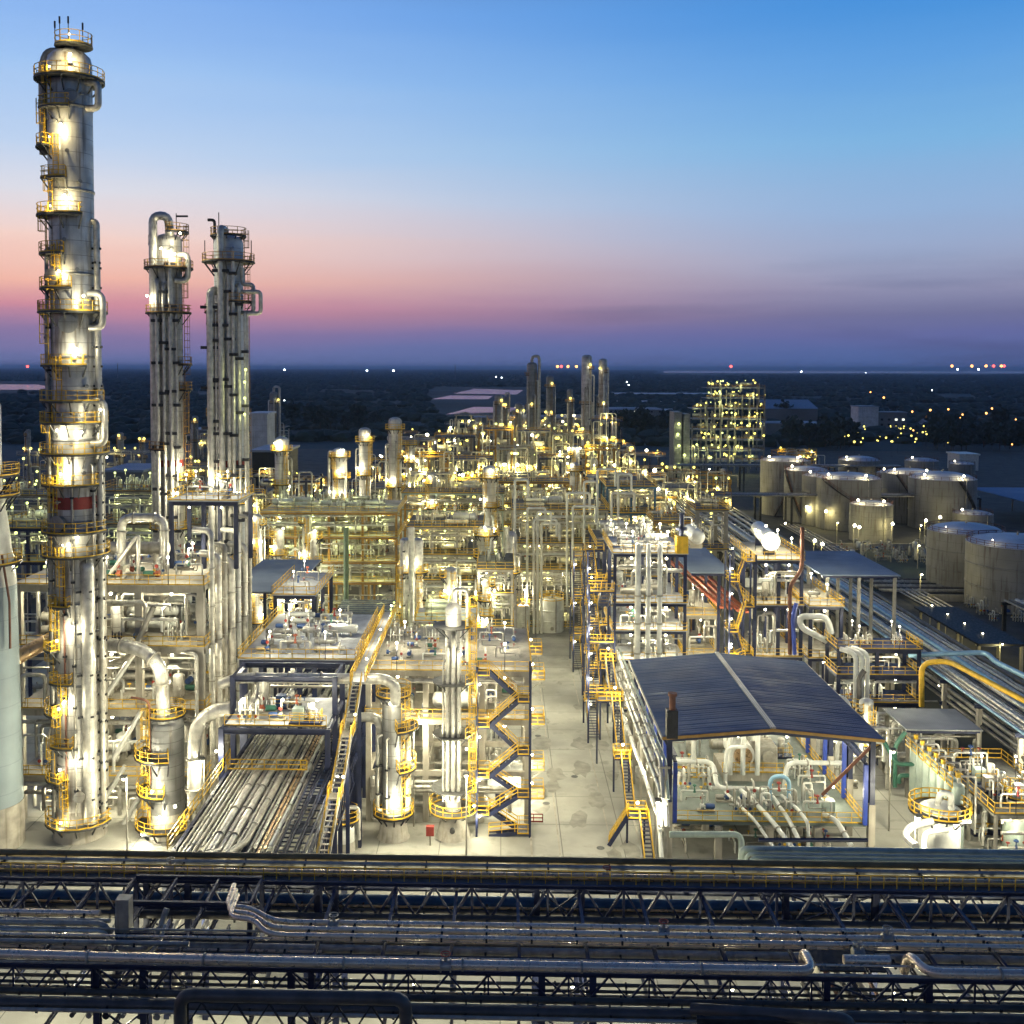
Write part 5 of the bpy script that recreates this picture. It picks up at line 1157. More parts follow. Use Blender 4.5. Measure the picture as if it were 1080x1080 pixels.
# ================================================================ front pipe rack across the bottom
def front_rack():
    t = thing('pipe_rack', 'big navy truss pipe rack spanning the whole bottom of the photo', 'pipe rack', (0,64,0))
    XL, XR = -52, 56
    ZT, ZL = 13.3, 10.7
    YM = G(530, 931, ZT).y; YN = 63.6; YF = YM+4.2
    zf = ZT-.1; zfb = ZZ(972, YM); zn = ZZ(1024, YN); znb = ZZ(1057, YN)
    def truss(y, zt, zb, step, w, name='truss'):
        o = MB().ibeam((XL,y,zt-.13),(XR,y,zt-.13),.24,.28).ibeam((XL,y,zb+.13),(XR,y,zb+.13),.24,.28).obj('chord', 'navy', t); d = MB(); x = XL; k = 0
        while x < XR:
            d.bar((x,y,zb+.25),(x+step/2,y,zt-.25),w).bar((x+step/2,y,zt-.25),(x+step,y,zb+.25),w*.7)
            if k % 2 == 0: d.bar((x+step/2,y-.1,zb+.25),(x+step/2,y-.1,zt-.25),w*.9)
            x += step; k += 1
        d.obj('lattice', 'navy', o)
    truss(YM, zf, zfb, 2.7, .18); truss(YN, zn, znb, 2.5, .12); truss(YF, zf-.9, zfb, 3.2, .14)
    px = [-46.5,-43.0,-25.6,-22.6,-13.2,-11.9,2.6,5.8,20.3,26.6,41,47]
    for x in px:
        for y in (YN, YM, YF): MB().ibeam((x,y+.35,0),(x,y+.35,(zn if y == YN else zf-(.9 if y == YF else 0))-.35),.42,.42).obj('column','navy',t)
    x = XL+1
    while x < XR:
        for z, ya, yb in ((ZT-.72, YN+.2, YM-.2),(ZL-.6, YN+.2, YF-.2),(ZT-.9, YM+.2, YF-.2),(7.6, YN+.2, YF-.2)): MB().ibeam((x,ya,z),(x,yb,z),.2,.3).obj('cross_beam','navy',t)
        x += 4.35
    for a in (2.6, -13.2, 20.3, -25.6):
        for y, zt in ((YN, zn),(YM, zf)):
            b = a+(3.2 if a != 20.3 else 6.3); MB().bar((a,y+.4,zt-3),(b,y+.4,zt-.6),.1).bar((a,y+.5,zt-.6),(b,y+.5,zt-3),.1).bar((a,y+.4,zt-5.6),(b,y+.4,zt-3.1),.1).bar((a,y+.5,zt-3.1),(b,y+.5,zt-5.6),.1).obj('brace','navy',t)
    walk = MB().bx(XL,XR,YM+.2,YM+.9,zf-.12,zf-.05).obj('walkway','grate',t); MB().rail([(XL,YM+.15,zf-.05),(XR,YM+.15,zf-.05)],1.0,.055,.92,False).obj('railing','yellow',walk)
    for x in range(-44, 54, 11):
        lamp(t, (x,YF-.6,7.2), 1100, .16, (0,-.2,-.4), (1,.95,.66)); lamp(t, (x+5,YN+7,7.2), 1100, .16, (0,-.2,-.4), (1,.95,.66))  # added lamps, hidden under the rack, to brighten the ground below
    def P(py, z, r, m, lab, xs=None, clipm='black_steel', clip=4.5, n=14):
        xa, xb = xs or (XL, XR); Y = G(530, py, z).y; o = pipe([(xa,Y,z),(xb,Y,z)], r, m, lab, n=n)
        if clip:
            b = MB(); x = xa+1.5
            while x < xb: b.bar((x,Y-r*1.05,z),(x,Y+r*1.05,z+r*1.02),.12,.1).bar((x,Y-r*1.1,z-r*1.1),(x,Y-r*1.1,z+r*.4),.14,.1); x += clip
            b.obj('pipe_clamp', clipm, o)  # clamps that hold the pipe down
        return o
    P(907, ZT+.1, .27, 'olive', 'dark olive pipe, uppermost of all along the front rack', clip=0)
    P(914, ZT-.1, .19, 'silver_dull', 'dark grey pipe just below the olive pipe on the front rack')
    P(918.5, ZT-.1, .1, 'silver_dull', 'thin grey pipe behind the yellow tipped railing of the front rack')
    P(924, ZT, .26, 'tan_pipe', 'gleaming tan pipe behind the yellow posts of the front rack', clip=0)
    P(953, ZL+.1, .5, 'teal_pipe', 'large teal blue pipe seen through the upper truss of the front rack')
    P(963, ZL-.2, .22, 'navy_pipe', 'dark pipe under the teal blue pipe of the front rack')
    P(970, ZL, .3, 'navy_pipe', 'thick navy pipe along the foot of the upper truss')
    tri = ((976,.18),(983,.17),(990,.17))
    for (py, r), lab in zip(tri, ('uppermost of the three gleaming pipes across the middle of the front rack','middle one of the three gleaming pipes across the front rack','lowest of the three gleaming pipes across the front rack')):
        P(py, ZT, r, 'rosy_pipe', lab, (-14,XR), 'black_steel', 2.9)
    for k, (py, r) in enumerate(tri):
        Y = G(530, py, ZT).y; a = W(263+k*2, 957+k*6, Y+.8)
        pipe([(-14,Y,ZT),(-15.2,Y+.05,ZT+.1),(a.x,a.y,a.z),(a.x-1.6,a.y+.1,a.z+.02),(a.x-1.8,a.y+3,a.z)], .17, 'rosy_pipe', None, ('slanting end of a gleaming pipe','left of the middle of the front rack'), n=12, bend=.8)
    P(998, ZL, .2, 'navy_pipe', 'dark pipe on the lower tier just under the three gleaming pipes'); P(1004, ZL+.1, .3, 'silver_dull', 'dull grey pipe on the lower tier behind the big shiny pipe'); P(1011, ZL, .14, 'navy_pipe', 'thin dark pipe on the lower tier behind the big shiny pipe')
    P(970, ZT-.1, .2, 'rosy_pipe', 'dull gleaming pipe at the west end, under the yellow railing', (XL,-27)); P(978, ZT-.2, .14, 'silver_dull', 'thin grey pipe at the west end above the U shaped dip', (XL,-26)); P(1001, ZT-.3, .16, 'silver_dull', 'thin grey pipe at the west end below the U shaped dip', (XL,-20)); P(1007, ZL, .2, 'rosy_pipe', 'dim gleaming pipe at the west end of the lower tier', (XL,-12))
    # big shiny pipe with its expansion offset at the east
    z = ZT+.1; YS = G(530, 1018, z).y
    e0, e1 = XX(858, 1018, YS), XX(978, 1018, YS)
    pipe([(XL,YS+.5,z),(-30,YS+.3,z),(-14,YS,z),(e0,YS,z),(e0,YS+2.2,z+.1),(e0,YS+2.3,z-1.6)], .28, 'rosy_pipe', 'big shiny pipe crossing the front rack and turning away at its eastern expansion gap', n=20, bend=.8, flange=7.3)
    pipe([(e1-.4,YS+2.5,z-1.4),(e1-.4,YS+1.9,z+.1),(e1,YS,z),(XR,YS,z)], .28, 'rosy_pipe', 'big shiny pipe resuming east of the expansion gap in the front rack', n=20, bend=.8, flange=7.3)
    P(1006, ZT-.2, .3, 'rosy_pipe', 'short gleaming pipe inside the expansion gap of the front rack', (e0+2.4,e1-1.6), clip=0)
    P(1037, ZL, .11, 'navy_pipe', 'dark pipe seen through the lower truss, upper one'); P(1044, ZL-.3, .1, 'navy_pipe', 'dark pipe seen through the lower truss, lower one')
    P(1054, ZL, .22, 'navy_pipe', 'thick dark pipe resting on the foot of the lower truss', clip=2.9); P(1067, ZL, .34, 'navy_pipe', 'thickest dark pipe at the very bottom of the photo', clip=4.4)
    for k,(py,zz_,r,m) in enumerate(((986.5,ZT-.25,.08,'silver_dull'),(994,ZT-.35,.1,'rosy_pipe'),(1022.5,ZT-.3,.09,'silver_dull'),(1012,ZT-.3,.07,'rosy_pipe'),(1049,ZL,.09,'tan_pipe'),(1061,ZL,.1,'silver_dull'),(1074,ZL,.12,'silver_dull'),(958,ZL+.1,.1,'tan_pipe'))):
        Y = G(530, py, zz_).y; pipe([(XL,Y,zz_),(XR,Y,zz_)], r, m, None, ('thin '+PIPEM[m],'running the whole length of the front rack',None,1), n=8)
    # raised loops at the bottom edge
    for (a, b_, py, lab) in ((190,428,1055,'raised dark pipe loop at the bottom of the photo, west of the middle'),(742,898,1068,'raised dark pipe loop at the bottom of the photo, east of the middle')):
        z = ZZ(py, 58.5); xa, xb = XX(a,py,58.5), XX(b_,py,58.5)
        pipe([(xa,62,z-1.8),(xa,58.5,z-.0),(xa,58.5,z),(xb,58.5,z),(xb,58.5,z-2.4)] if a > 700 else [(xa,58.5,z-2.6),(xa,58.5,z),(xb,58.5,z),(xb,58.5,z-2.6)], .38, 'navy_pipe', lab, n=16, bend=.8)
        b = MB().ibeam((xa-.2,59.4,z-.8),(xb+.2,59.4,z-.8),.3,.35); x = xa
        while x < xb: b.bar((x,59.4,z-2.6),(x+1,59.4,z-1),.09).bar((x+1,59.4,z-1),(x+2,59.4,z-2.6),.09); x += 2
        lp = thing('loop_support', None, 'pipe support', (xa,59.4,z-3)); b.obj('lattice_beam','black_steel',lp)
        for x in (xa, xb): MB().ibeam((x,59.4,0),(x,59.4,z-.6),.35,.35).obj('post','black_steel',lp)
        ranked(lp, 'dark lattice frame', 'carrying a raised pipe loop at the bottom edge', (xa,59,z))
    # navy box frame with pipe loop, left
    zb = ZZ(936, 71.5); zl = ZZ(962, 71.5); xa, xb = XX(140,950,71.5), XX(274,950,71.5)
    f = thing('loop_gantry', 'navy box frame standing on the front rack with a grey pipe loop in it', 'steel frame', (xa,70,zl))
    for y in (68.6, 72.2):
        for zz_ in (zb, zl-.4): MB().ibeam((xa,y,zz_),(xb,y,zz_),.25,.34).obj('beam','navy',f)
        for x in (xa, xb): MB().ibeam((x,y,zl-4),(x,y,zb-.25),.3,.3).obj('post','navy',f)
    for k in range(4): x = xa+(xb-xa)*k/3; MB().bar((x,68.8,zb-.02),(x,72,zb-.02),.16,.25).obj('beam','navy',f)
    pipe([W(-200,969,66.9),W(112,974,66.9),W(121,1001,66.6),W(156,1001,66.6),W(167,985,66.9),W(176,958,67.6)], .2, 'silver_dull', 'grey pipe with a U shaped dip at the west of the front rack', n=12, bend=.7)
    pipe([W(-200,978,66.4),W(113,982,66.4),W(118,1010,66.1),W(155,1010,66.1),W(170,991,66.4),W(174,975,66.8)], .12, 'silver', 'slim bright pipe following the U shaped dip of the grey pipe', n=10, bend=.6)
    q = MB().box((XX(131,968,66.8),66.8,ZZ(970,66.8)),(.9,.8,2.2)); tag(q.obj('junction_box','silver_dull'),'upright grey box mounted by the U shaped pipe dip','box')
    # depth-wise pipes crossing under the east part
    for k in range(7):
        x = 19.5+k*.95; pipe([(x,62,8.2+.3*(k%2)),(x,79,8.2+.3*(k%2)),(x,79,3)], .14+.05*(k%3), ('rust','navy_pipe','silver_dull')[k%3], None, ('dark cross pipe','under the expansion gap of the front rack'), n=8)
    for k in range(6):
        x = -27.5+k*1.1; pipe([(x,64.5,8.4),(x,81,8.4)], .16+.04*(k%3), ('navy_pipe','silver_dull')[k%2], None, ('dark cross pipe','under the navy box frame of the front rack'), n=8)
    MB().bx(e0+1.6,e1-1,66.4,69.2,z-1.9,z-1.8).obj('loop_platform','black_steel',t)
front_rack()
def green_rack():
    Y = 87.5; xa = XX(786, 898, Y)
    t = thing('pipe_rack', 'pale green pipe group on navy stub posts in front of the compressor house', 'pipe rack', (xa, Y, 0))
    x = xa+.6
    while x < 56: MB().ibeam((x,Y,0),(x,Y,ZZ(909,Y)-.25),.3,.3).obj('post','navy',t); MB().bar((x,Y-1.4,ZZ(909,Y)-.3),(x,Y+1.6,ZZ(909,Y)-.3),.22).bar((x,Y-1.5,ZZ(909,Y)),(x,Y-1.5,ZZ(896,Y)),.1).obj('cross_arm','navy',t); x += 3.55
    for k,(dy,py,r) in enumerate(((1.3,892,.3),(.5,897,.16),(-.2,901,.16),(-.9,906,.2))):
        z = ZZ(py, Y+dy); pipe([(xa+k*.2,Y+dy,z-2.4),(xa+k*.2,Y+dy,z),(58,Y+dy,z)], r, 'palegreen', None, ('pale green level pipe','in front of the compressor house'), n=12, bend=.5)
    o = pipe([W(800,886,92),W(915,886,92)], .2, 'navy', 'navy edge beam before the compressor house floor', name='edge_beam', cat='beam', n=4)
    pipe([W(706,880,101),W(782,880,101),W(782,915,100)], .3, 'palegreen', 'pale green elbow pipe at the foot of the compressor house', n=12)

green_rack()
def rack_valves():
    for i,(px,py,dz) in enumerate(((352,976,0),(700,983,0),(936,990,0),(470,1018,.1),(905,1006,-.2),(640,925,0),(180,916,0))):
        z = 13.3+dz; p = G(px,py,z); t = thing('gate_valve', None, 'valve', p)
        MB().cyl((p.x-.3,p.y,z),(p.x+.3,p.y,z),.3,12).cyl((p.x-.34,p.y,z),(p.x-.26,p.y,z),.4,12).cyl((p.x+.26,p.y,z),(p.x+.34,p.y,z),.4,12).cyl((p.x,p.y,z),(p.x,p.y,z+.7),.1,8).obj('body','silver_dull',t)
        w = MB()
        for k in range(12): a, b = k*PI/6, (k+1)*PI/6; w.bar((p.x+.3*math.cos(a),p.y+.3*math.sin(a),z+.72),(p.x+.3*math.cos(b),p.y+.3*math.sin(b),z+.72),.05)
        w.bar((p.x-.3,p.y,z+.72),(p.x+.3,p.y,z+.72),.04).obj('hand_wheel','red' if i % 2 else 'silver_dull',t)
        ranked(t,'flanged valve with a '+('red' if i % 2 else 'grey')+' hand wheel','on the front pipe rack',p)
    for k,(py,xa,xb) in enumerate(((994,-12,18),(1028,-45,-15))):
        z = 11.2; q = G(530,py,z).y; b = MB()
        for s in (-.22,.22): b.bar((xa,q+s,z),(xb,q+s,z),.05,.14)
        x = xa
        while x < xb: b.bar((x,q-.22,z-.03),(x,q+.22,z-.03),.04); x += .5
        for s in (-.12,0,.11): b.bar((xa,q+s,z+.02),(xb,q+s,z+.02),.07)
        o = b.obj('cable_tray','silver_dull'); tag(o,('grey cable tray on the lower tier near the middle of the front rack','grey cable tray seen through the lower truss at the west end')[k],'cable tray')
rack_valves()
# ================================================================ middle of the plant
def mid_unit(px0, px1, ptops, Y, label, where, seed, cm='navy', dm='grate', nx=3, ny=2, dy=9, cw=.35, lampE=300, dens=.6, pipes=4, railm='yellow', lampcol=GRN, bulb='bulb_green', lr=.25, z0=0, kinds=('vdrum','hdrum','exch','manifold'), brace=False, maxh=5, rails='sew', toph=3, row=4.0):
    xs = [XX(px0+(px1-px0)*i/(nx-1), 600, Y) for i in range(nx)]
    return frame_struct('process_structure', label, 'process structure', xs, [Y+dy*i for i in range(ny)], [ZZ(p, Y) for p in ptops], cm, dm, cw, z0=z0, railm=railm, lampE=lampE*.75, where=where, dens=dens, seed=seed, beamh=.4, pipes=int(pipes*2.6), prr=(.07,.2), toplamp=.4, kinds=kinds, lampcol=lampcol, bulb=bulb, lamp_r=lr, brace=brace, rails=rails, toph=toph, fillrow=row, wp='in '+where)
mid_unit(276, 418, (615, 593, 567, 541), 198, 'long ochre railed process deck of four levels left of the middle of the plant', 'the long ochre railed deck', 101, 'ochre', 'concrete', 5, 3, 9, .4, 700, .7, 6, 'yellow', lr=.3)
ppipe([(365,640,196),(365,556,196)], .5, 'greygreen', 'thick grey green vertical pipe standing before the long ochre railed deck', n=16)
for i,(px, pt, pb, w, Y, kind, lab) in enumerate((
  (296,462,640,15,215,'shell','stained column with a platform hat, behind the west end of the ochre railed deck'),
  (323,545,640,11,196,'silver','short silver column at the west of the ochre railed deck'),
  (308,590,660,12,172,'silver','slim silver column beside the blue grey shed roof'),
  (270,545,640,12,190,'shell','pale column just east of the pipe wrapped tower'),
  (293,560,640,12,190,'silver','squat silver column under the west end of the ochre deck'),
  (357,474,545,16,226,'shell','plain grey domed column behind the ochre railed deck'),
  (384,452,600,13,226,'shell','grey column with yellow lamp platforms behind the ochre railed deck'),
  (416,441,600,14,232,'shell','taller grey column with a yellow crown platform behind the ochre deck end'),
  (432,462,560,10,268,'shell_dark','dim slender column east of the yellow crowned one'),
  (516,492,620,14,212,'shell','olive lit column rising in the middle of the plant'),
  (512,556,690,17,178,'shell','banded silver column below the middle of the plant'),
  (513,612,690,9,164,'white_pipe','small white domed column before the banded silver column'),
  (455,500,600,10,225,'shell_dark','dark slender column in the crowded middle of the plant'),
  (607,470,560,9,250,'shell_dark','slim dark column east of the olive lit column'),
  (606,488,590,10,222,'shell','slim pale column behind the white goal post pipes'),
  (331,560,640,9,186,'silver','narrow silver column by the green vertical pipe'),
  (475,600,690,14,152,'silver','silver column behind the slim pipe wrapped column'),
  )):
    auto_tower(px, pt, pb, w, Y, lab, m=kind, nplat=5+(i % 3), seed=i, lampE=380, rail='yellow', detail=1, nlamp=7, rw=.08, bulbr=.25, z0=0)
# twin silver column with centre pipe, and black-banded column
for i, px in enumerate((427, 440)):
    auto_tower(px, 569, 700, 12, 152, None, ('silver twin column with black pipe clamps','on the broad bare concrete deck'), 'silver', 2, seed=60+i, lampE=400, detail=2, nlamp=1, z0=0)
ppipe([(434,690,149),(434,556,149)], .42, 'silver', 'bright vertical pipe between the twin silver columns', n=12)
t = auto_tower(538, 562, 668, 15, 182, 'silver twin pipe column with a black collar platform beside the road end', m='silver', nplat=1, seed=70, lampE=300, detail=2, nlamp=1)
ppipe([(534,556,181),(534,560,181),(534,668,181)], .5, 'silver', 'bright pipe on the face of the black collared column', n=12)
for (cx, tp, bp, w, lab) in ((582,634,668,26,'round cream tank at the far end of the road'),(552,640,668,14,'small cream tank beside the round one at the end of the road')):
    tank(cx, tp, bp, w, lab, None, shell='white_pipe', rail='yellow', dome=.08)
mid_unit(541, 640, (660, 632, 600, 572, 537), 200, 'tall pale pipe frame like stacked goal posts beyond the end of the road', 'the pale goal post pipe frame', 111, 'silver_dull', 'grate', 5, 3, 8, .35, 420, .5, 9, lr=.3, lampcol=YEL)
mid_unit(640, 690, (650, 610, 575, 540, 512), 206, 'blue grey pipe frame east of the pale goal post frame', 'the blue grey pipe frame', 112, 'teal_pipe', 'grate', 3, 3, 8, .4, 420, .5, 7, lr=.3, lampcol=YEL)
for i, (a, b, c, y) in enumerate(((543,506,690,196),(556,536,660,197),(563,548,690,195),(567,540,690,195),(571,552,690,195),(598,520,640,198),(616,508,640,198),(630,495,620,199),(645,520,640,200),(652,500,640,200),(683,540,620,199),(604,534,650,197))):
    e = 14+5*(i % 3); pipe([W(a,c,y),W(a,b,y),W(a+e,b,y),W(a+e,b+18,y)], .24, 'white_pipe', None, ('tall goal post shaped white pipe','beyond the end of the road'), n=8, bend=.5)
mid_unit(520, 600, (552, 530, 508), 240, 'dim olive process structure behind the goal post pipes', 'the dim olive structure', 113, 'ochre', 'grate', 4, 2, 10, .4, 300, .5, 5, lampcol=YEL, bulb='bulb_yellow', lr=.38)
mid_unit(430, 508, (640, 612, 585, 556), 180, 'crowded yellow railed structure behind the slim pipe wrapped column', 'the crowded yellow railed structure', 114, 'silver_dull', 'grate', 4, 3, 7, .35, 620, .8, 9, lr=.28, lampcol=YEL, row=3)
mid_unit(425, 530, (560, 538, 520), 225, 'olive green lit structure in the crowded middle of the plant', 'the olive green lit structure', 115, 'palegreen', 'grate', 4, 2, 10, .35, 340, .6, 6, lampcol=YEL, bulb='bulb_yellow', lr=.38)
mid_unit(505, 540, (690, 660, 625, 600), 165, 'narrow frame of silver pipes beside the road, below the banded column', 'the narrow silver pipe frame by the road', 116, 'silver_dull', 'grate', 2, 3, 7, .35, 700, .8, 7, lr=.25, row=3)
mid_unit(395, 430, (690, 665), 150, 'low grey frame behind the broad bare concrete deck', 'the low grey frame behind the bare deck', 117, 'navy', 'deck_pale', 2, 2, 8, .35, 700, .8, 5, lr=.22, row=3)
mid_unit(440, 500, (690, 655), 140, 'bright low pipe structure between the bare deck and the crowded structure', 'the bright low pipe structure', 118, 'silver_dull', 'deck_pale', 3, 2, 7, .35, 750, .9, 8, lr=.22, row=2.6)
mid_unit(735, 765, (577, 536), 205, 'dark topped concrete portal with cross bracing above the steel structures', 'the dark topped concrete portal', 119, 'concrete', 'black_steel', 2, 2, 10, .7, 300, .4, 2, brace=True, lampcol=YEL, bulb='bulb_yellow', lr=.35)
mid_unit(0, 60, (596, 560), 150, 'dim pipe structure behind the edge tower', 'the dim structure by the edge tower', 120, 'navy', 'grate', 3, 2, 9, .4, 420, .6, 5, lr=.3)
mid_unit(105, 215, (585, 555, 520), 172, 'dim process structure seen between the tall towers', 'the dim structure between the tall towers', 121, 'silver_dull', 'grate', 4, 2, 9, .4, 500, .6, 5, lr=.28, railm='ochre')
mid_unit(-10, 58, (560, 525), 215, 'farther dim structure at the west edge of the plant', 'the farther west edge structure', 122, 'silver_dull', 'grate', 3, 2, 10, .4, 260, .5, 4, lr=.35)
mid_unit(690, 730, (570, 548), 190, 'yellow lit pipe deck above the roadside steel tower', 'the yellow lit pipe deck', 123, 'ochre', 'grate', 2, 2, 9, .35, 420, .7, 5, lampcol=YEL, lr=.3)
# ---- mid distance pumps and drums on open ground either side of the road
fill(-12, 2.4, 133, 160, 0, 8, 'on the ground beyond the middle concrete structure', 131, .75, ('vdrum','exch','hdrum','manifold'), 4)
fill(15.8, 30, 123, 144, 0, 7, 'on the ground behind the compressor house', 132, .7, ('vdrum','exch','manifold','hdrum'), 4)
fill(-50, -34, 132, 160, 0, 8, 'on the ground behind the concrete structure', 133, .6, ('vdrum','exch','hdrum'), 5)
for (px, py, h, E) in ((553,660,8,1500),(597,642,9,900),(640,560,12,500),(560,560,14,600),(690,566,15,700),(710,568,15,500)):
    lamp_post(tuple(G(px, py+5, 0)) if py > 600 else tuple(G(px, 640, 0)), h, 'around the far end of the road', E)
for i,(x, y, h) in enumerate(((3.0,128,8),(3.0,150,8),(1.5,172,8))): lamp_post((x,y,0), h, 'along the west kerb of the road', 2600)
lamp_post((15.2,100.5,0), 8, 'beside the trestle of the compressor house', 900)
for i,(x, y, h) in enumerate(((-3.5,104,9),(-9.5,111.5,11),(-31.2,107,9),(-38.5,104.5,8),(42,112,9),(57,113,9),(40,100,7))): lamp_post((x,y,0), h, 'on the yard just behind the front rack', 2300)

# ================================================================ far plant
def far_unit(px0, px1, pt, Y, label, seed, n=3, lamps=10, E=0, bulb='bulb_yellow', cm='shell_dark', levels=4, br=.5, vessels=3):
    """a distant process unit: columns, decks, pipes, drums and lamps, all parts of one thing"""
    R = random.Random(seed); xa, xb = XX(px0, 500, Y), XX(px1, 500, Y); zt = ZZ(pt, Y); d = 12
    t = thing('process_unit', label, 'process unit', ((xa+xb)/2, Y, 0))
    xs = [xa+(xb-xa)*i/(n-1) for i in range(n)]
    for x in xs:
        for y in (Y, Y+d): MB().bx(x-.3,x+.3,y-.3,y+.3,0,zt*R.uniform(.85,1)).obj('column', cm, t)
    for k in range(levels):
        z = zt*(k+1)/levels*.97; b = MB().bx(xa-.5,xb+.5,Y-.5,Y+.1,z-.5,z).bx(xa-.5,xb+.5,Y+d-.1,Y+d+.5,z-.5,z)
        for x in xs: b.bx(x-.2,x+.2,Y+.1,Y+d-.1,z-.45,z-.05)
        fr = b.obj('floor_frame', cm, t)
        if R.random() < .8: MB().bx(xa,xb,Y+.12,Y+d-.12,z-.03,z+.06).obj('deck','grate',t)
        MB().rail([(xa-.4,Y-.45,z),(xb+.4,Y-.45,z)],1.2,.12,2.5,False).obj('railing',R.choice(['yellow','ochre','silver_dull']),fr)
    for i in range(vessels):
        x = R.uniform(xa+1,xb-1); z = zt*R.randrange(levels)/levels; r = R.uniform(.6,1.3)
        if R.random() < .5: MB().capsule((x,Y+2,z+.6),(x,Y+2,z+R.uniform(3,zt/levels+2)),r,10).obj('vessel',R.choice(['silver','shell','silver_dull']),t)
        else: MB().capsule((x-2,Y+1.5,z+r+.4),(x+2,Y+1.5,z+r+.4),r,10).obj('vessel',R.choice(['silver','shell','white_pipe']),t)
    for i in range(max(5,int((xb-xa)/1.6))):
        x = R.uniform(xa,xb); z = R.uniform(0,zt*.6); z2 = min(zt+1.5, z+R.uniform(4,zt*.7)); x2 = x+R.uniform(-6,6)
        MB().tube([(x,Y-1,z),(x,Y-1,z2),(x2,Y-1,z2),(x2,Y-1,max(0,z2-R.uniform(3,12)))],R.uniform(.1,.24),6,.7).obj('pipe',R.choice(['silver','white_pipe','silver_dull','silver']),t)
    for i in range(lamps):
        k = R.randrange(levels)+1; z = zt*k/levels*.97+R.choice([-1.4,1.9]); x = R.uniform(xa,xb)
        lamp(t,(x,Y-.9,z),E if i % 3 == 0 else 0,br*R.uniform(.6,1.1),(0,-.5,-.7),YEL if 'yellow' in bulb else GRN,R.choice([bulb,bulb,'bulb_green','bulb_yellow','bulb']))
    return t
rows = [(255,[(280,330,505),(335,372,520),(430,470,500),(475,512,506),(620,660,498),(665,712,520),(655,700,500),(376,425,512),(515,560,500),(560,618,505),(268,278,520),(225,262,530)]),
        (305,[(395,425,485),(428,470,478),(476,520,482),(525,562,470),(570,612,480),(618,652,470),(700,735,512),(268,300,500),(340,392,512),(300,336,508),(738,770,520)]),
        (370,[(420,455,462),(460,500,458),(505,540,450),(545,580,452),(585,622,455),(625,655,440),(735,770,498),(108,150,478),(20,60,480),(655,700,478),(380,418,486),(700,735,496),(190,225,492)]),
        (450,[(470,505,446),(515,548,440),(550,590,446),(596,634,442),(410,440,456),(812,850,485),(60,100,462),(205,232,462),(636,668,468),(440,468,462)]),
        (540,[(480,530,436),(540,575,432),(585,610,440),(820,860,474),(270,300,450)])]
kinds_ = ['tangle of silver pipes','squat lamp studded unit','unit crowned by a deck railing','pipe laced unit','unit with stacked decks','unit bristling with vertical pipes','low dim unit','unit with bright lamps','unit of dark frames']
cnt = 0
for Y, lst in rows:
    for (a, b, pt) in lst:
        cnt += 1
        dist = {255:'in the nearest row of the distant plant',305:'in the second row of the distant plant',370:'in the third row of the distant plant',450:'in the fourth row of the distant plant',540:'in the farthest row of the distant plant'}[Y]
        t = far_unit(a, b, pt, Y, None, 300+cnt, 3 if b-a < 45 else 4, 17 if 400 < a < 720 else 9, 700 if 400 < a < 720 else 450, levels=4 if Y < 400 else 5, br=.3+Y*.0005, cm=('shell_dark','navy','ochre','silver_dull')[cnt % 4], vessels=4)
        ranked(t, ('dark framed','navy framed','ochre framed','grey framed')[cnt % 4]+' process unit', dist, (XX((a+b)/2,pt,Y),Y,0))
for i,(px, pt, w, Y, lab, m) in enumerate((
  (561,382,11,420,'far dark column with a rounded top, left of the distant twin columns','shell_dark'),(580,396,8,425,'slimmer far column between the rounded one and the twin columns','shell_dark'),
  (619,374,11,410,'taller of the distant twin columns, dark domed','shell'),(636,378,9,410,'shorter of the distant twin columns with a lamp on top','shell'),
  (547,425,8,430,'far thin column left of the rounded top column','shell_dark'),(533,418,6,440,'far thin pole like column with a slanted pipe','shell_dark'),(288,414,9,470,'lonely far column topped by a bent pipe over the dark fields','shell_dark'),
  (525,416,7,420,'far lamp tipped column at the left of the distant group','shell_dark'),(601,410,6,440,'far slender column between the groups','shell_dark'),
  (498,444,7,430,'low far column near the pale ponds','shell_dark'),(505,440,6,430,'second low far column near the pale ponds','shell_dark'),
  (29,455,5,400,'far thin stack left of the tallest tower','shell_dark'),(126,458,7,380,'far dim column between the first two tall towers','shell_dark'),(150,462,5,390,'far thinner dim column between the first two tall towers','shell_dark'),(205,440,7,420,'far dim column between the last two tall towers','shell_dark'),
  (664,470,7,380,'far short column right of the twin columns','shell'),(648,440,7,400,'far short column touching the twin columns','shell'))):
    auto_tower(px, pt, 500, w, Y, lab, m=m, nplat=4 if Y < 430 else 3, seed=i+40, lampE=220, rail='ochre', detail=0, nlamp=4, z0=0, bulb='bulb_yellow', rw=.14, bulbr=.5, head='gooseneck' if i in (0,6,5) else 'dome', risers=4)
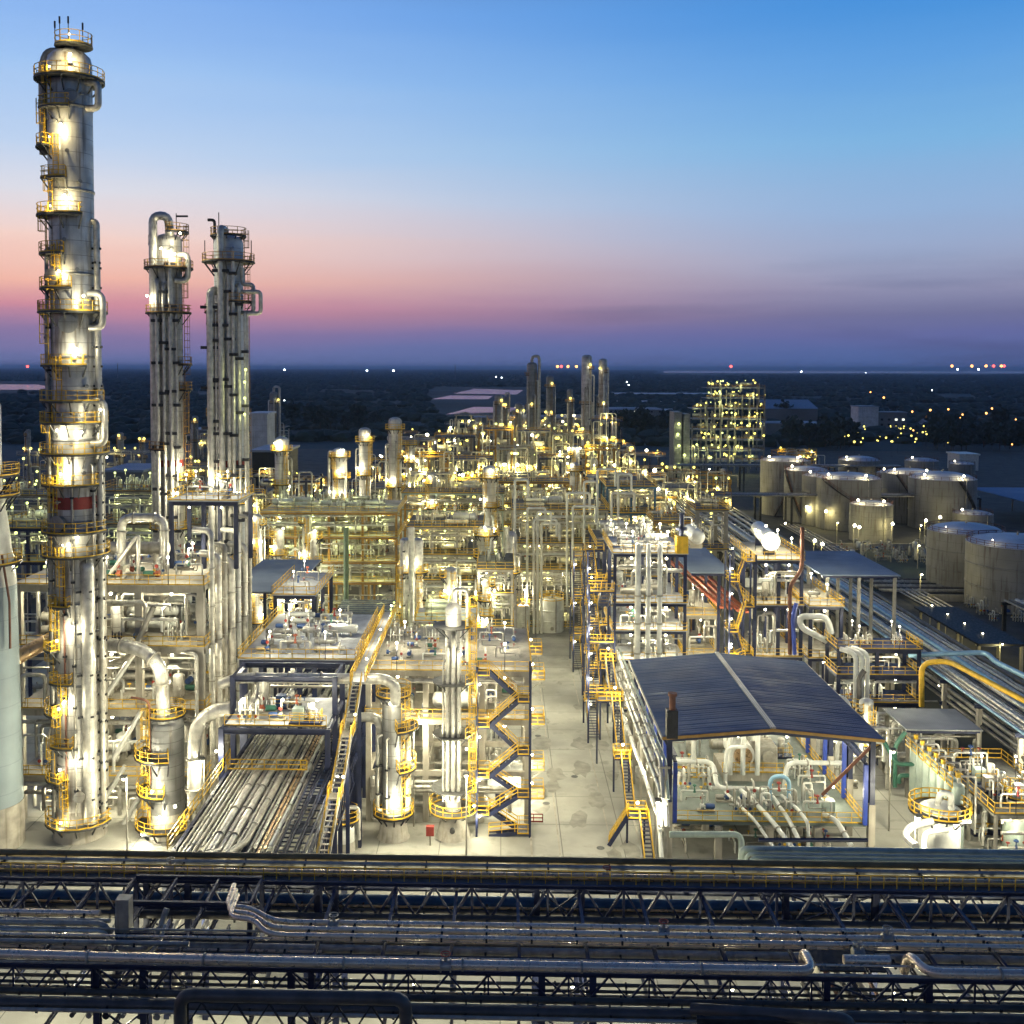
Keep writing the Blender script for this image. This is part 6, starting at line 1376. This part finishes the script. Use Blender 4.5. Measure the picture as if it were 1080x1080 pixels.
def lit_block():
    Y = 500; X = lambda p: XX(p, 450, Y); t = thing('process_block', 'tall lattice process block studded with yellow green lamps', 'process block', (X(758),Y,0))
    for (a, b, pt) in ((711,719,434),(721,728,436)): MB().bx(X(a),X(b),Y,Y+14,0,ZZ(pt,Y)).obj('shaft_wall','shell_dark',t)
    xs = [X(p) for p in (730,745,760,775,790,806)]; tops = [446,422,408,424,416,407]; R = random.Random(3)
    for x, pt in zip(xs, tops):
        for y in (Y,Y+14): MB().bx(x-.35,x+.35,y-.35,y+.35,0,ZZ(pt,Y)).obj('column','shell_dark',t)
    for z in range(6,44,5):
        b = MB(); a, c = xs[0], xs[-1]
        if z > 34: a = xs[1]
        b.bx(a,c,Y-.5,Y,z-.5,z); b.bx(a,c,Y+.1,Y+14,z-.3,z-.1); f = b.obj('floor','shell_dark',t)
        MB().rail([(a,Y-.5,z),(c,Y-.5,z)],1.2,.14,3,False).obj('railing','ochre',f)
        for i in range(14): lamp(t,(R.uniform(a,c),Y-1.3,z+R.uniform(1,3.5)),170 if i % 3 == 0 else 0,R.uniform(.2,.55),(0,-.7,-.7),GRN,R.choice(['bulb_yellow','bulb_green','bulb_yellow']))
        for i in range(4): x = R.uniform(a,c-3); MB().capsule((x,Y+3,z+1.6),(x+R.uniform(2,5),Y+3,z+1.6),R.uniform(.6,1.3),8).obj('vessel',R.choice(['silver','shell','silver_dull']),t)
        for i in range(6): x = R.uniform(a,c); MB().cyl((x,Y-.9,max(0,z-R.uniform(2,9))),(x,Y-.9,z+R.uniform(1,4)),R.uniform(.15,.35),6).obj('pipe','silver_dull',t)
    for (px, py) in ((716,447),(716,470),(716,490),(722,480),(715,458)): lamp(t, W(px,py,Y-1.0), 260, .7, (0,-.6,-.5), GRN, 'bulb_green')
lit_block()
def far_rack(x0, x1, y, zt, label, n=8):
    t = thing('pipe_rack', label, 'pipe rack', (x0,y,0)); k = int((x1-x0)/9)
    for i in range(k+1):
        x = x0+(x1-x0)*i/k
        for yy in (y,y+7): MB().bx(x-.3,x+.3,yy-.3,yy+.3,0,zt).obj('column','black_steel',t)
        MB().bx(x-.25,x+.25,y-.6,y+7.6,zt+.01,zt+.5).obj('cross_beam','black_steel',t)
    for i in range(n): MB().cyl((x0,y+i*.9,zt+.9),(x1,y+i*.9,zt+.9),.22+.1*(i%3),6).obj('pipe',('silver_dull','navy_pipe','silver')[i%3],t)
far_rack(62,150,330,9,'dark pipe rack crossing behind the lit block toward the tanks'); far_rack(70,160,420,10,'far pipe rack below the lit lattice block'); far_rack(-110,-30,245,10,'dim pipe rack left of the ochre railed deck')
def ns_rack(x, y0, y1, zt, label, w=9):
    t = thing('pipe_rack', label, 'pipe rack', (x,y0,0)); k = int((y1-y0)/10)
    for i in range(k+1):
        y = y0+i*(y1-y0)/k
        for xx in (x,x+w): MB().bx(xx-.3,xx+.3,y-.3,y+.3,0,zt).obj('column','black_steel',t)
        MB().bx(x-.6,x+w+.6,y-.25,y+.25,zt+.01,zt+.5).obj('cross_beam','black_steel',t)
    for i in range(9): MB().cyl((x+i*1.1,y0-3,zt+.9),(x+i*1.1,y1,zt+.9),.2+.1*(i%3),6).obj('pipe',('silver_dull','navy_pipe','silver')[i%3],t)
ns_rack(46,200,330,11,'dark receding pipe rack west of the tank farm'); ns_rack(-62,205,300,12,'grey receding pipe rack left of the ochre railed deck'); ns_rack(96,115,200,5,'low receding pipe rack before the two near grey tanks',7)

# ================================================================ tank farm
def text(parent, s, loc, size, m, rz=0, rx=PI/2):
    c = bpy.data.curves.new('lettering', 'FONT'); c.body = s; c.size = size; c.extrude = .01; c.align_x = 'CENTER'
    o = bpy.data.objects.new('lettering', c); COL.objects.link(o); o.data.materials.append(MATS[m]); o.rotation_euler = (rx,0,rz); o.location = Vector(loc)-parent.location; o.parent = parent; return o
TK = [ (831,486,545,52,'weathered tank at the west end of the tank farm',(-2.2,-1.1)), (853,496,552,46,'second weathered tank from the west end of the tank farm',(-1.9,-2.9)),
 (872,502,556,46,'partly hidden dull tank behind the wide brown stained one',None), (899,505,561,67,'wide brown stained tank with a dark spiral stair in the middle of the farm',(-.35,-2.7)),
 (922,532,573,44,'small tank with a brightly lit pale roof in front of the brown stained one',None), (909,485,520,42,'dome roofed tank at the back of the farm, west of centre',None),
 (946,498,540,36,'blue grey roofed tank peeking between the larger ones',None), (964,499,553,56,'tall dark tank left of the large east one',(-1.2,-2.4)),
 (1000,505,561,68,'large pale streaked tank with a diagonal stair at the east of the farm',(-.4,-1.5)), (975,485,520,34,'small domed tank at the back of the farm, east of centre',None),
 (1017,488,505,26,'tiny white domed tank far behind the farm',None), (1030,541,566,40,'low dull tank between the large streaked one and the near grey ones',None),
 (1026,562,626,78,'near grey tank with a riveted dome roof beside the dark rack',None), (1084,577,650,104,'nearest and largest grey tank, cut off by the east edge of the photo',None)]
for i,(cx, tp, bp, w, lab, sta) in enumerate(TK):
    t, c, r, h = tank(cx, tp, bp, w, lab, None, dome=.2 if i in (5,8,12) else .16, stair=sta, roof='tankroof' if i != 4 else 'white_pipe')
    for k in range(2 if i in (0,3,4,7,8) else 1):
        a = -PI/2+(-.9,.2,1.0)[k]; lamp(t,(c[0]+(r+.6)*math.cos(a),c[1]+(r+.6)*math.sin(a),h+1.6),520 if i in (0,1,3,4,5,7,8) else 60,.36 if i < 12 else .15,(.2,.9,.2),WARM,'bulb')
for (px,py,E) in ((850,540,900),(905,530,900),(931,508,700),(870,545,700),(990,552,900),(975,556,700),(940,560,700),(900,562,600),(858,580,500),(866,584,500),(905,564,600)):
    p = G(px,py+14,0); lamp_post((p.x,p.y,0),6,'among the storage tanks',E,color=YEL,r=.45,desc='yellowish lamp post')
fill(150,185,250,290,0,6,'beside the small bright roofed tank',141,.5,('vdrum','manifold','hdrum'),7)
for k in range(9):
    y = 231+k*1.6; pipe([(84,y,.9),(150+6*(k%3),y,.9),(150+6*(k%3),y+9,.9)], .16+.07*(k%3), ('silver_dull','silver','navy_pipe')[k%3], None, ('ground level pipe','on sleepers between the two groups of tanks'), n=8)
for k in range(5): pipe([(88+k*1.3,205,.8),(88+k*1.3,330,.8)], .18+.06*(k%3), ('silver_dull','silver')[k%2], None, ('receding ground pipe','west of the storage tanks'), n=8)
for (x,y) in ((96,300),(118,296),(128,238),(104,262),(160,240),(172,300),(90,225)):
    lamp_post((x,y,0),6,'between the tank groups',520,color=YEL,r=.3,desc='small yellowish lamp post')
fill(90,150,268,290,0,5,'on the ground before the storage tanks',142,.4,('vdrum','manifold','pump','valves'),6)
fill(96,140,205,224,0,5,'on the ground beside the near grey tanks',143,.4,('manifold','pump','hdrum'),6)
def bund(x0,x1,y,label): 
    o = MB().bx(x0,x1,y-.15,y+.15,-.2,1.3).obj('bund_wall','concrete'); tag(o,label,'wall')
bund(88,210,292,'low concrete wall before the tank farm'); bund(92,215,226,'low concrete wall behind the near grey tanks')
canopy((165,215,325,372),8.2,.2,'farroof_blue','bright blue roofed loading shed east of the tanks',[(x,y) for x in (166,180,197,214) for y in (326,371)],0,'silver_dull')
canopy((78.5,86.5,172,199),4.8,.3,'black_steel','long dark roofed pump shed beside the near grey tanks',[(x,y) for x in (79,86) for y in range(173,199,8)],0,'concrete')
for i in range(5): lamp_post((82,172+i*7,0),5,'along the long dark roofed pump shed',420,color=YEL,r=.2,desc='low yellow lamp')
pl = sheet('grass_strip', 80, 200, 236, 288, -.18, 'leaf', .015)

# ================================================================ surroundings
def building(px0, px1, pt, pb, Y, label, wallm='farwall', roofm='farroof', depth=30, name='building', cat='building', wins=0, rise=0, litn=0, lr=None):
    x0, x1 = XX(px0, pb, Y), XX(px1, pb, Y); h = max(3, ZZ(pt, Y)); t = thing(name, label, cat, ((x0+x1)/2, Y, -.2))
    MB().bx(x0,x1,Y,Y+depth,-.2,h).obj('wall', wallm, t)
    if rise:
        xm = (x0+x1)/2; y0, y1 = Y-.6, Y+depth+.6; b = MB(); b.add([(x0-.5,y0,h),(x1+.5,y0,h),(x1+.5,y1,h),(x0-.5,y1,h),(x0-.5,(y0+y1)/2,h+rise),(x1+.5,(y0+y1)/2,h+rise)],[(0,1,5,4),(2,3,4,5),(0,4,3),(1,2,5),(3,2,1,0)]); b.obj('roof', roofm, t)
    else: MB().bx(x0-.6,x1+.6,Y-.6,Y+depth+.6,h,h+.7).obj('roof', roofm, t)
    if wins:
        R = random.Random(int(px0)); k = int((x1-x0)/wins); fl = max(1,int(h/4))
        for f in range(fl):
            for i in range(k):
                xx = x0+(i+.5)*(x1-x0)/k; z = f*4+1.6; lit = R.random() < litn
                MB().bx(xx-1.0,xx+1.0,Y-.06,Y-.02,z,z+1.6).obj('window','window_lit' if lit else 'black_steel',t)
    return t
building(905,926,428,466,820,'tall windowless grey block wall beside the office with lit windows','shell_blue','farroof',18)
building(926,956,434,466,822,'dark office block with a few lit windows beyond the tanks','farwall','farroof',16,wins=4.5,litn=.3)
building(808,862,430,456,900,'big dark hall with a curved grey roof behind the lit block','farwall','farroof',60,rise=7)
building(808,870,446,462,780,'long low shed in front of the big dark hall','farwall','farroof',30)
building(870,905,452,470,760,'low grey warehouse left of the office block','farwall','farroof',30)
building(640,712,424,430,1450,'very long pale roofed warehouse across the fields','farwall','tankroof',90)
building(640,700,432,452,1050,'dark long factory hall right of the twin columns','farwall','farroof',60,wins=8,litn=.15)
building(688,716,434,441,1150,'small pale blue roofed shed right of the twin columns','farwall','tankroof',50)
building(716,810,428,436,1300,'long dim warehouse behind the lit block','farwall','farroof',60)
building(640,760,416,420,1900,'faraway long pale shed on the plain','farwall','tankroof',90)
building(1012,1032,478,489,520,'small white tank house beyond the tank farm','white_pipe','white_pipe',14)
building(978,994,455,463,900,'small pale house in the trees beyond the tank farm','tankroof','farroof',20,rise=4)
building(264,282,438,472,420,'small pale block by the lonely far column','shell_blue','tankroof',14)
building(266,300,478,512,330,'big dark round edged shed under the lonely far column','black_steel','farroof',22)
building(110,150,500,512,300,'dim long shed between the tall towers','farwall','farroof',20); building(205,225,455,465,520,'pale low shed right of the middle tall tower','farwall','tankroof',20)
building(500,640,441,446,620,'long dim roof behind the distant columns','farwall','farroof',30)
# ponds, river and fields
def pond(name, pts, z=-.46, m='waterm', kind='structure', label=None):
    P = [G(px,py,z) for px,py in pts]; n = len(P); o = MB().add([(p.x,p.y,z) for p in P]+[(p.x,p.y,z-.02) for p in P],[tuple(range(n))]+[(i,n+i,n+(i+1)%n,(i+1)%n) for i in range(n)]).obj(name,m); o['kind'] = kind; return o
pond('pond',[(-60,411),(45,411),(52,408),(40,405.5),(-60,405)]); pond('pond',[(455,421),(515,421),(520,417.5),(475,417)]); pond('pond',[(478,415),(545,416),(552,411.5),(500,410)])
pond('pond',[(470,437),(545,434),(550,430),(500,429)]); pond('pond',[(270,410),(320,410),(320,408.6),(275,408.4)]); pond('river',[(700,393.2),(1400,394.5),(1400,391.0),(700,390.8)]); pond('pond',[(1045,408),(1200,409),(1200,404.5),(1050,404)]); pond('pond',[(960,447),(1090,449),(1100,445),(990,443.5)])
pond('field_patch',[(300,436),(420,433),(415,420),(300,421)],-.45,'leaf'); pond('field_patch',[(960,475),(1200,480),(1200,455),(1010,452)],-.45,'darkearth')
def woodland():
    R = random.Random(77); b = MB()
    def clump(x, y, s, h):
        k = 6; vs = []; 
        for j,(rr,zz_) in enumerate(((.75,0),(1.0,.45),(.6,.85))):
            vs += [(x+s*rr*R.uniform(.7,1.2)*math.cos(2*PI*i/k+j),y+s*rr*R.uniform(.7,1.2)*math.sin(2*PI*i/k+j),h*zz_*R.uniform(.85,1.15)-.5) for i in range(k)]
        vs.append((x,y,h-.5)); f = [(a*k+i,a*k+(i+1)%k,(a+1)*k+(i+1)%k,(a+1)*k+i) for a in (0,1) for i in range(k)]+[(2*k+i,2*k+(i+1)%k,3*k) for i in range(k)]
        b.add(vs,f)
    for band in range(92):
        Y = 680*(1.042**band)*R.uniform(.97,1.03); 
        if Y > 26000: break
        half = Y*.56; x = -half; dens = R.uniform(.45,1.1)
        while x < half:
            s = R.uniform(3.5,8)*(1+Y/3500); run = R.random()
            if math.sin(x/(Y*.11)+band*1.7)+math.sin(x/(Y*.037)+band)*.6 > 1.0-dens*1.4:
                px, py = project((x,Y,0))
                if not (450 < px < 560 and 408 < py < 440) and not (px < 60 and 402 < py < 414) and not(py < 396 and px > 690): clump(x+R.uniform(-s,s),Y+R.uniform(-s*2,s*2),s,min(s*.9,R.uniform(6,13)))
            x += s*R.uniform(.5,1.1)
    o = b.obj('woodland','leaf'); o['kind'] = 'stuff'; return o
woodland()
def tree(p, s, v):
    R = random.Random(v); t = thing('tree', None, 'tree', p); h = s*1.5
    MB().cyl((p[0],p[1],p[2]),(p[0],p[1],p[2]+h*.5),.28,6,.16).obj('trunk','bark',t); b = MB()
    for i in range(240):
        while True:
            q = Vector((R.uniform(-1,1),R.uniform(-1,1),R.uniform(-1,1)))
            if q.length < 1: break
        q = q*(.75+.35*math.sin(q.x*5+v)*math.cos(q.z*6)); c = Vector((p[0]+q.x*s*.62,p[1]+q.y*s*.62,p[2]+h*.66+q.z*s*.62)); a = Vector((R.uniform(-1,1),R.uniform(-1,1),R.uniform(-1,1))).normalized(); e = a.orthogonal().normalized()*s*.11; g = a.cross(e)
        b.add([c-e-g,c+e-g*.6,c+e*.8+g,c-e+g*.7],[(0,1,2,3)])
    b.obj('crown','leaf',t); return t
TP = [tree((0,0,0),9,1),tree((0,0,0),11,2),tree((0,0,0),8,3)]
R = random.Random(5); spots = [G(R.uniform(835,900),R.uniform(468,474),0) for _ in range(14)]+[G(R.uniform(985,1085),R.uniform(458,476),0) for _ in range(34)]+[G(R.uniform(640,700),R.uniform(455,462),0) for _ in range(14)]+[G(R.uniform(300,400),R.uniform(448,456),0) for _ in range(16)]+[G(R.uniform(700,830),R.uniform(446,450),0) for _ in range(12)]
for i, p in enumerate(spots):
    t = TP[i] if i < 3 else dup(TP[i % 3], p, R.uniform(0,6), R.uniform(.8,1.3))
    if i < 3: t.location = p
    ranked(t, 'dark leafy tree', 'in the '+('belt behind the tank farm' if p.x > 250 else 'belt behind the lit block' if p.x > 120 else 'belt by the dark factory hall' if p.x > 40 else 'clump left of the distant plant'), p, 'trees beyond the plant')
# little lights on the plain
def far_light(px, py, m, r, g, Y=None):
    p = G(px, py, 0) if Y is None else W(px, py, Y); h = 9; t = thing('street_light', None, 'street light', (p.x,p.y,0 if Y is None else p.z-9)); z = t.location.z
    MB().bar((p.x,p.y,z),(p.x,p.y,z+h-r),max(.12,r*.15)).obj('pole','grate',t); lamp(t,(p.x,p.y,z+h),0,r,(0,0,0),WHITE,m)
    t['label'] = {'bulb_orange':'tiny orange street light glowing beyond the tank farm','bulb_yellow':'tiny yellow white lamp glowing beyond the tanks','bulb_red':'tiny red lamp on the far horizon','bulb_cool':'tiny white lamp out on the dark plain'}[m]; t['group'] = g
R = random.Random(9)
for px, py in ((1002,470),(1012,452),(963,468),(955,447),(985,449),(1015,448),(1057,452),(1071,454),(1046,440),(932,426),(918,419),(962,444),(981,442),(1000,441),(1040,446),(1060,447),(977,451),(1067,486)): far_light(px, py, 'bulb_orange', R.uniform(.5,.9)*(G(px,py).y/800), 'orange street lights beyond the tank farm')
for i in range(44): px = R.uniform(880,1000); py = R.uniform(462,484); far_light(px, py, 'bulb_yellow', R.uniform(.3,.7), 'yellow lamps beyond the tanks')
for px, py in ((845,392),(913,394),(387,391),(415,391),(523,399.5),(529,400.5),(663,410),(661,406),(56,388.8),(983,416.5),(300,430),(290,429),(300,390),(1010,389.5),(1032,389.6)): far_light(px, py, 'bulb_cool', 0.5*(min(9000,G(px,max(py,394)).y)/1100), 'white lamps on the dark plain', 5000 if py < 394 else None)
for px in (588,592,599,608,771,29,1004,1025,1040,1048,1056,1059): far_light(px, 386 if px > 900 else 386.5, 'bulb_red' if px in (771,29,592,1059,1048) else 'bulb_orange', 12, 'lamps on the far horizon' if px not in (771,29,592,1059,1048) else 'red lamps on the far horizon', 9000)
for o in list(COL.objects):
    if o.name.startswith('street_light') and o.get('group') == 'lamps on the far horizon': o['label'] = 'tiny orange lamp on the far horizon'
for (px, pt) in ((124,383),(480,384),(372,391)): 
    p = W(px, pt, 4000); t = thing('radio_mast', None, 'mast', (p.x,4000,0)); MB().bar((p.x,4000,0),(p.x,4000,p.z),2.2).obj('mast','farwall',t); ranked(t,'thin grey mast','standing on the far plain',p)

finish_labels()
HAZE = 0.00006
if HAZE:
    o = MB().bx(-30000,30000,-200,45000,-3,96).obj('haze','farwall'); o.data.materials.clear(); m = bpy.data.materials.new('haze_air'); n, l = nodes_of(m); n.remove(n['Principled BSDF'])
    v = n.new('ShaderNodeVolumePrincipled'); v.inputs['Color'].default_value = (.55,.75,1,1); v.inputs['Density'].default_value = HAZE; v.inputs['Anisotropy'].default_value = .2; l.new(v.outputs[0], n['Material Output'].inputs['Volume'])
    o.data.materials.append(m); o['kind'] = 'stuff'
print('LIGHTS', NL[0], 'OBJECTS', len(SC.objects), 'TRIS', sum(len(o.data.polygons) for o in SC.objects if o.type == 'MESH'))
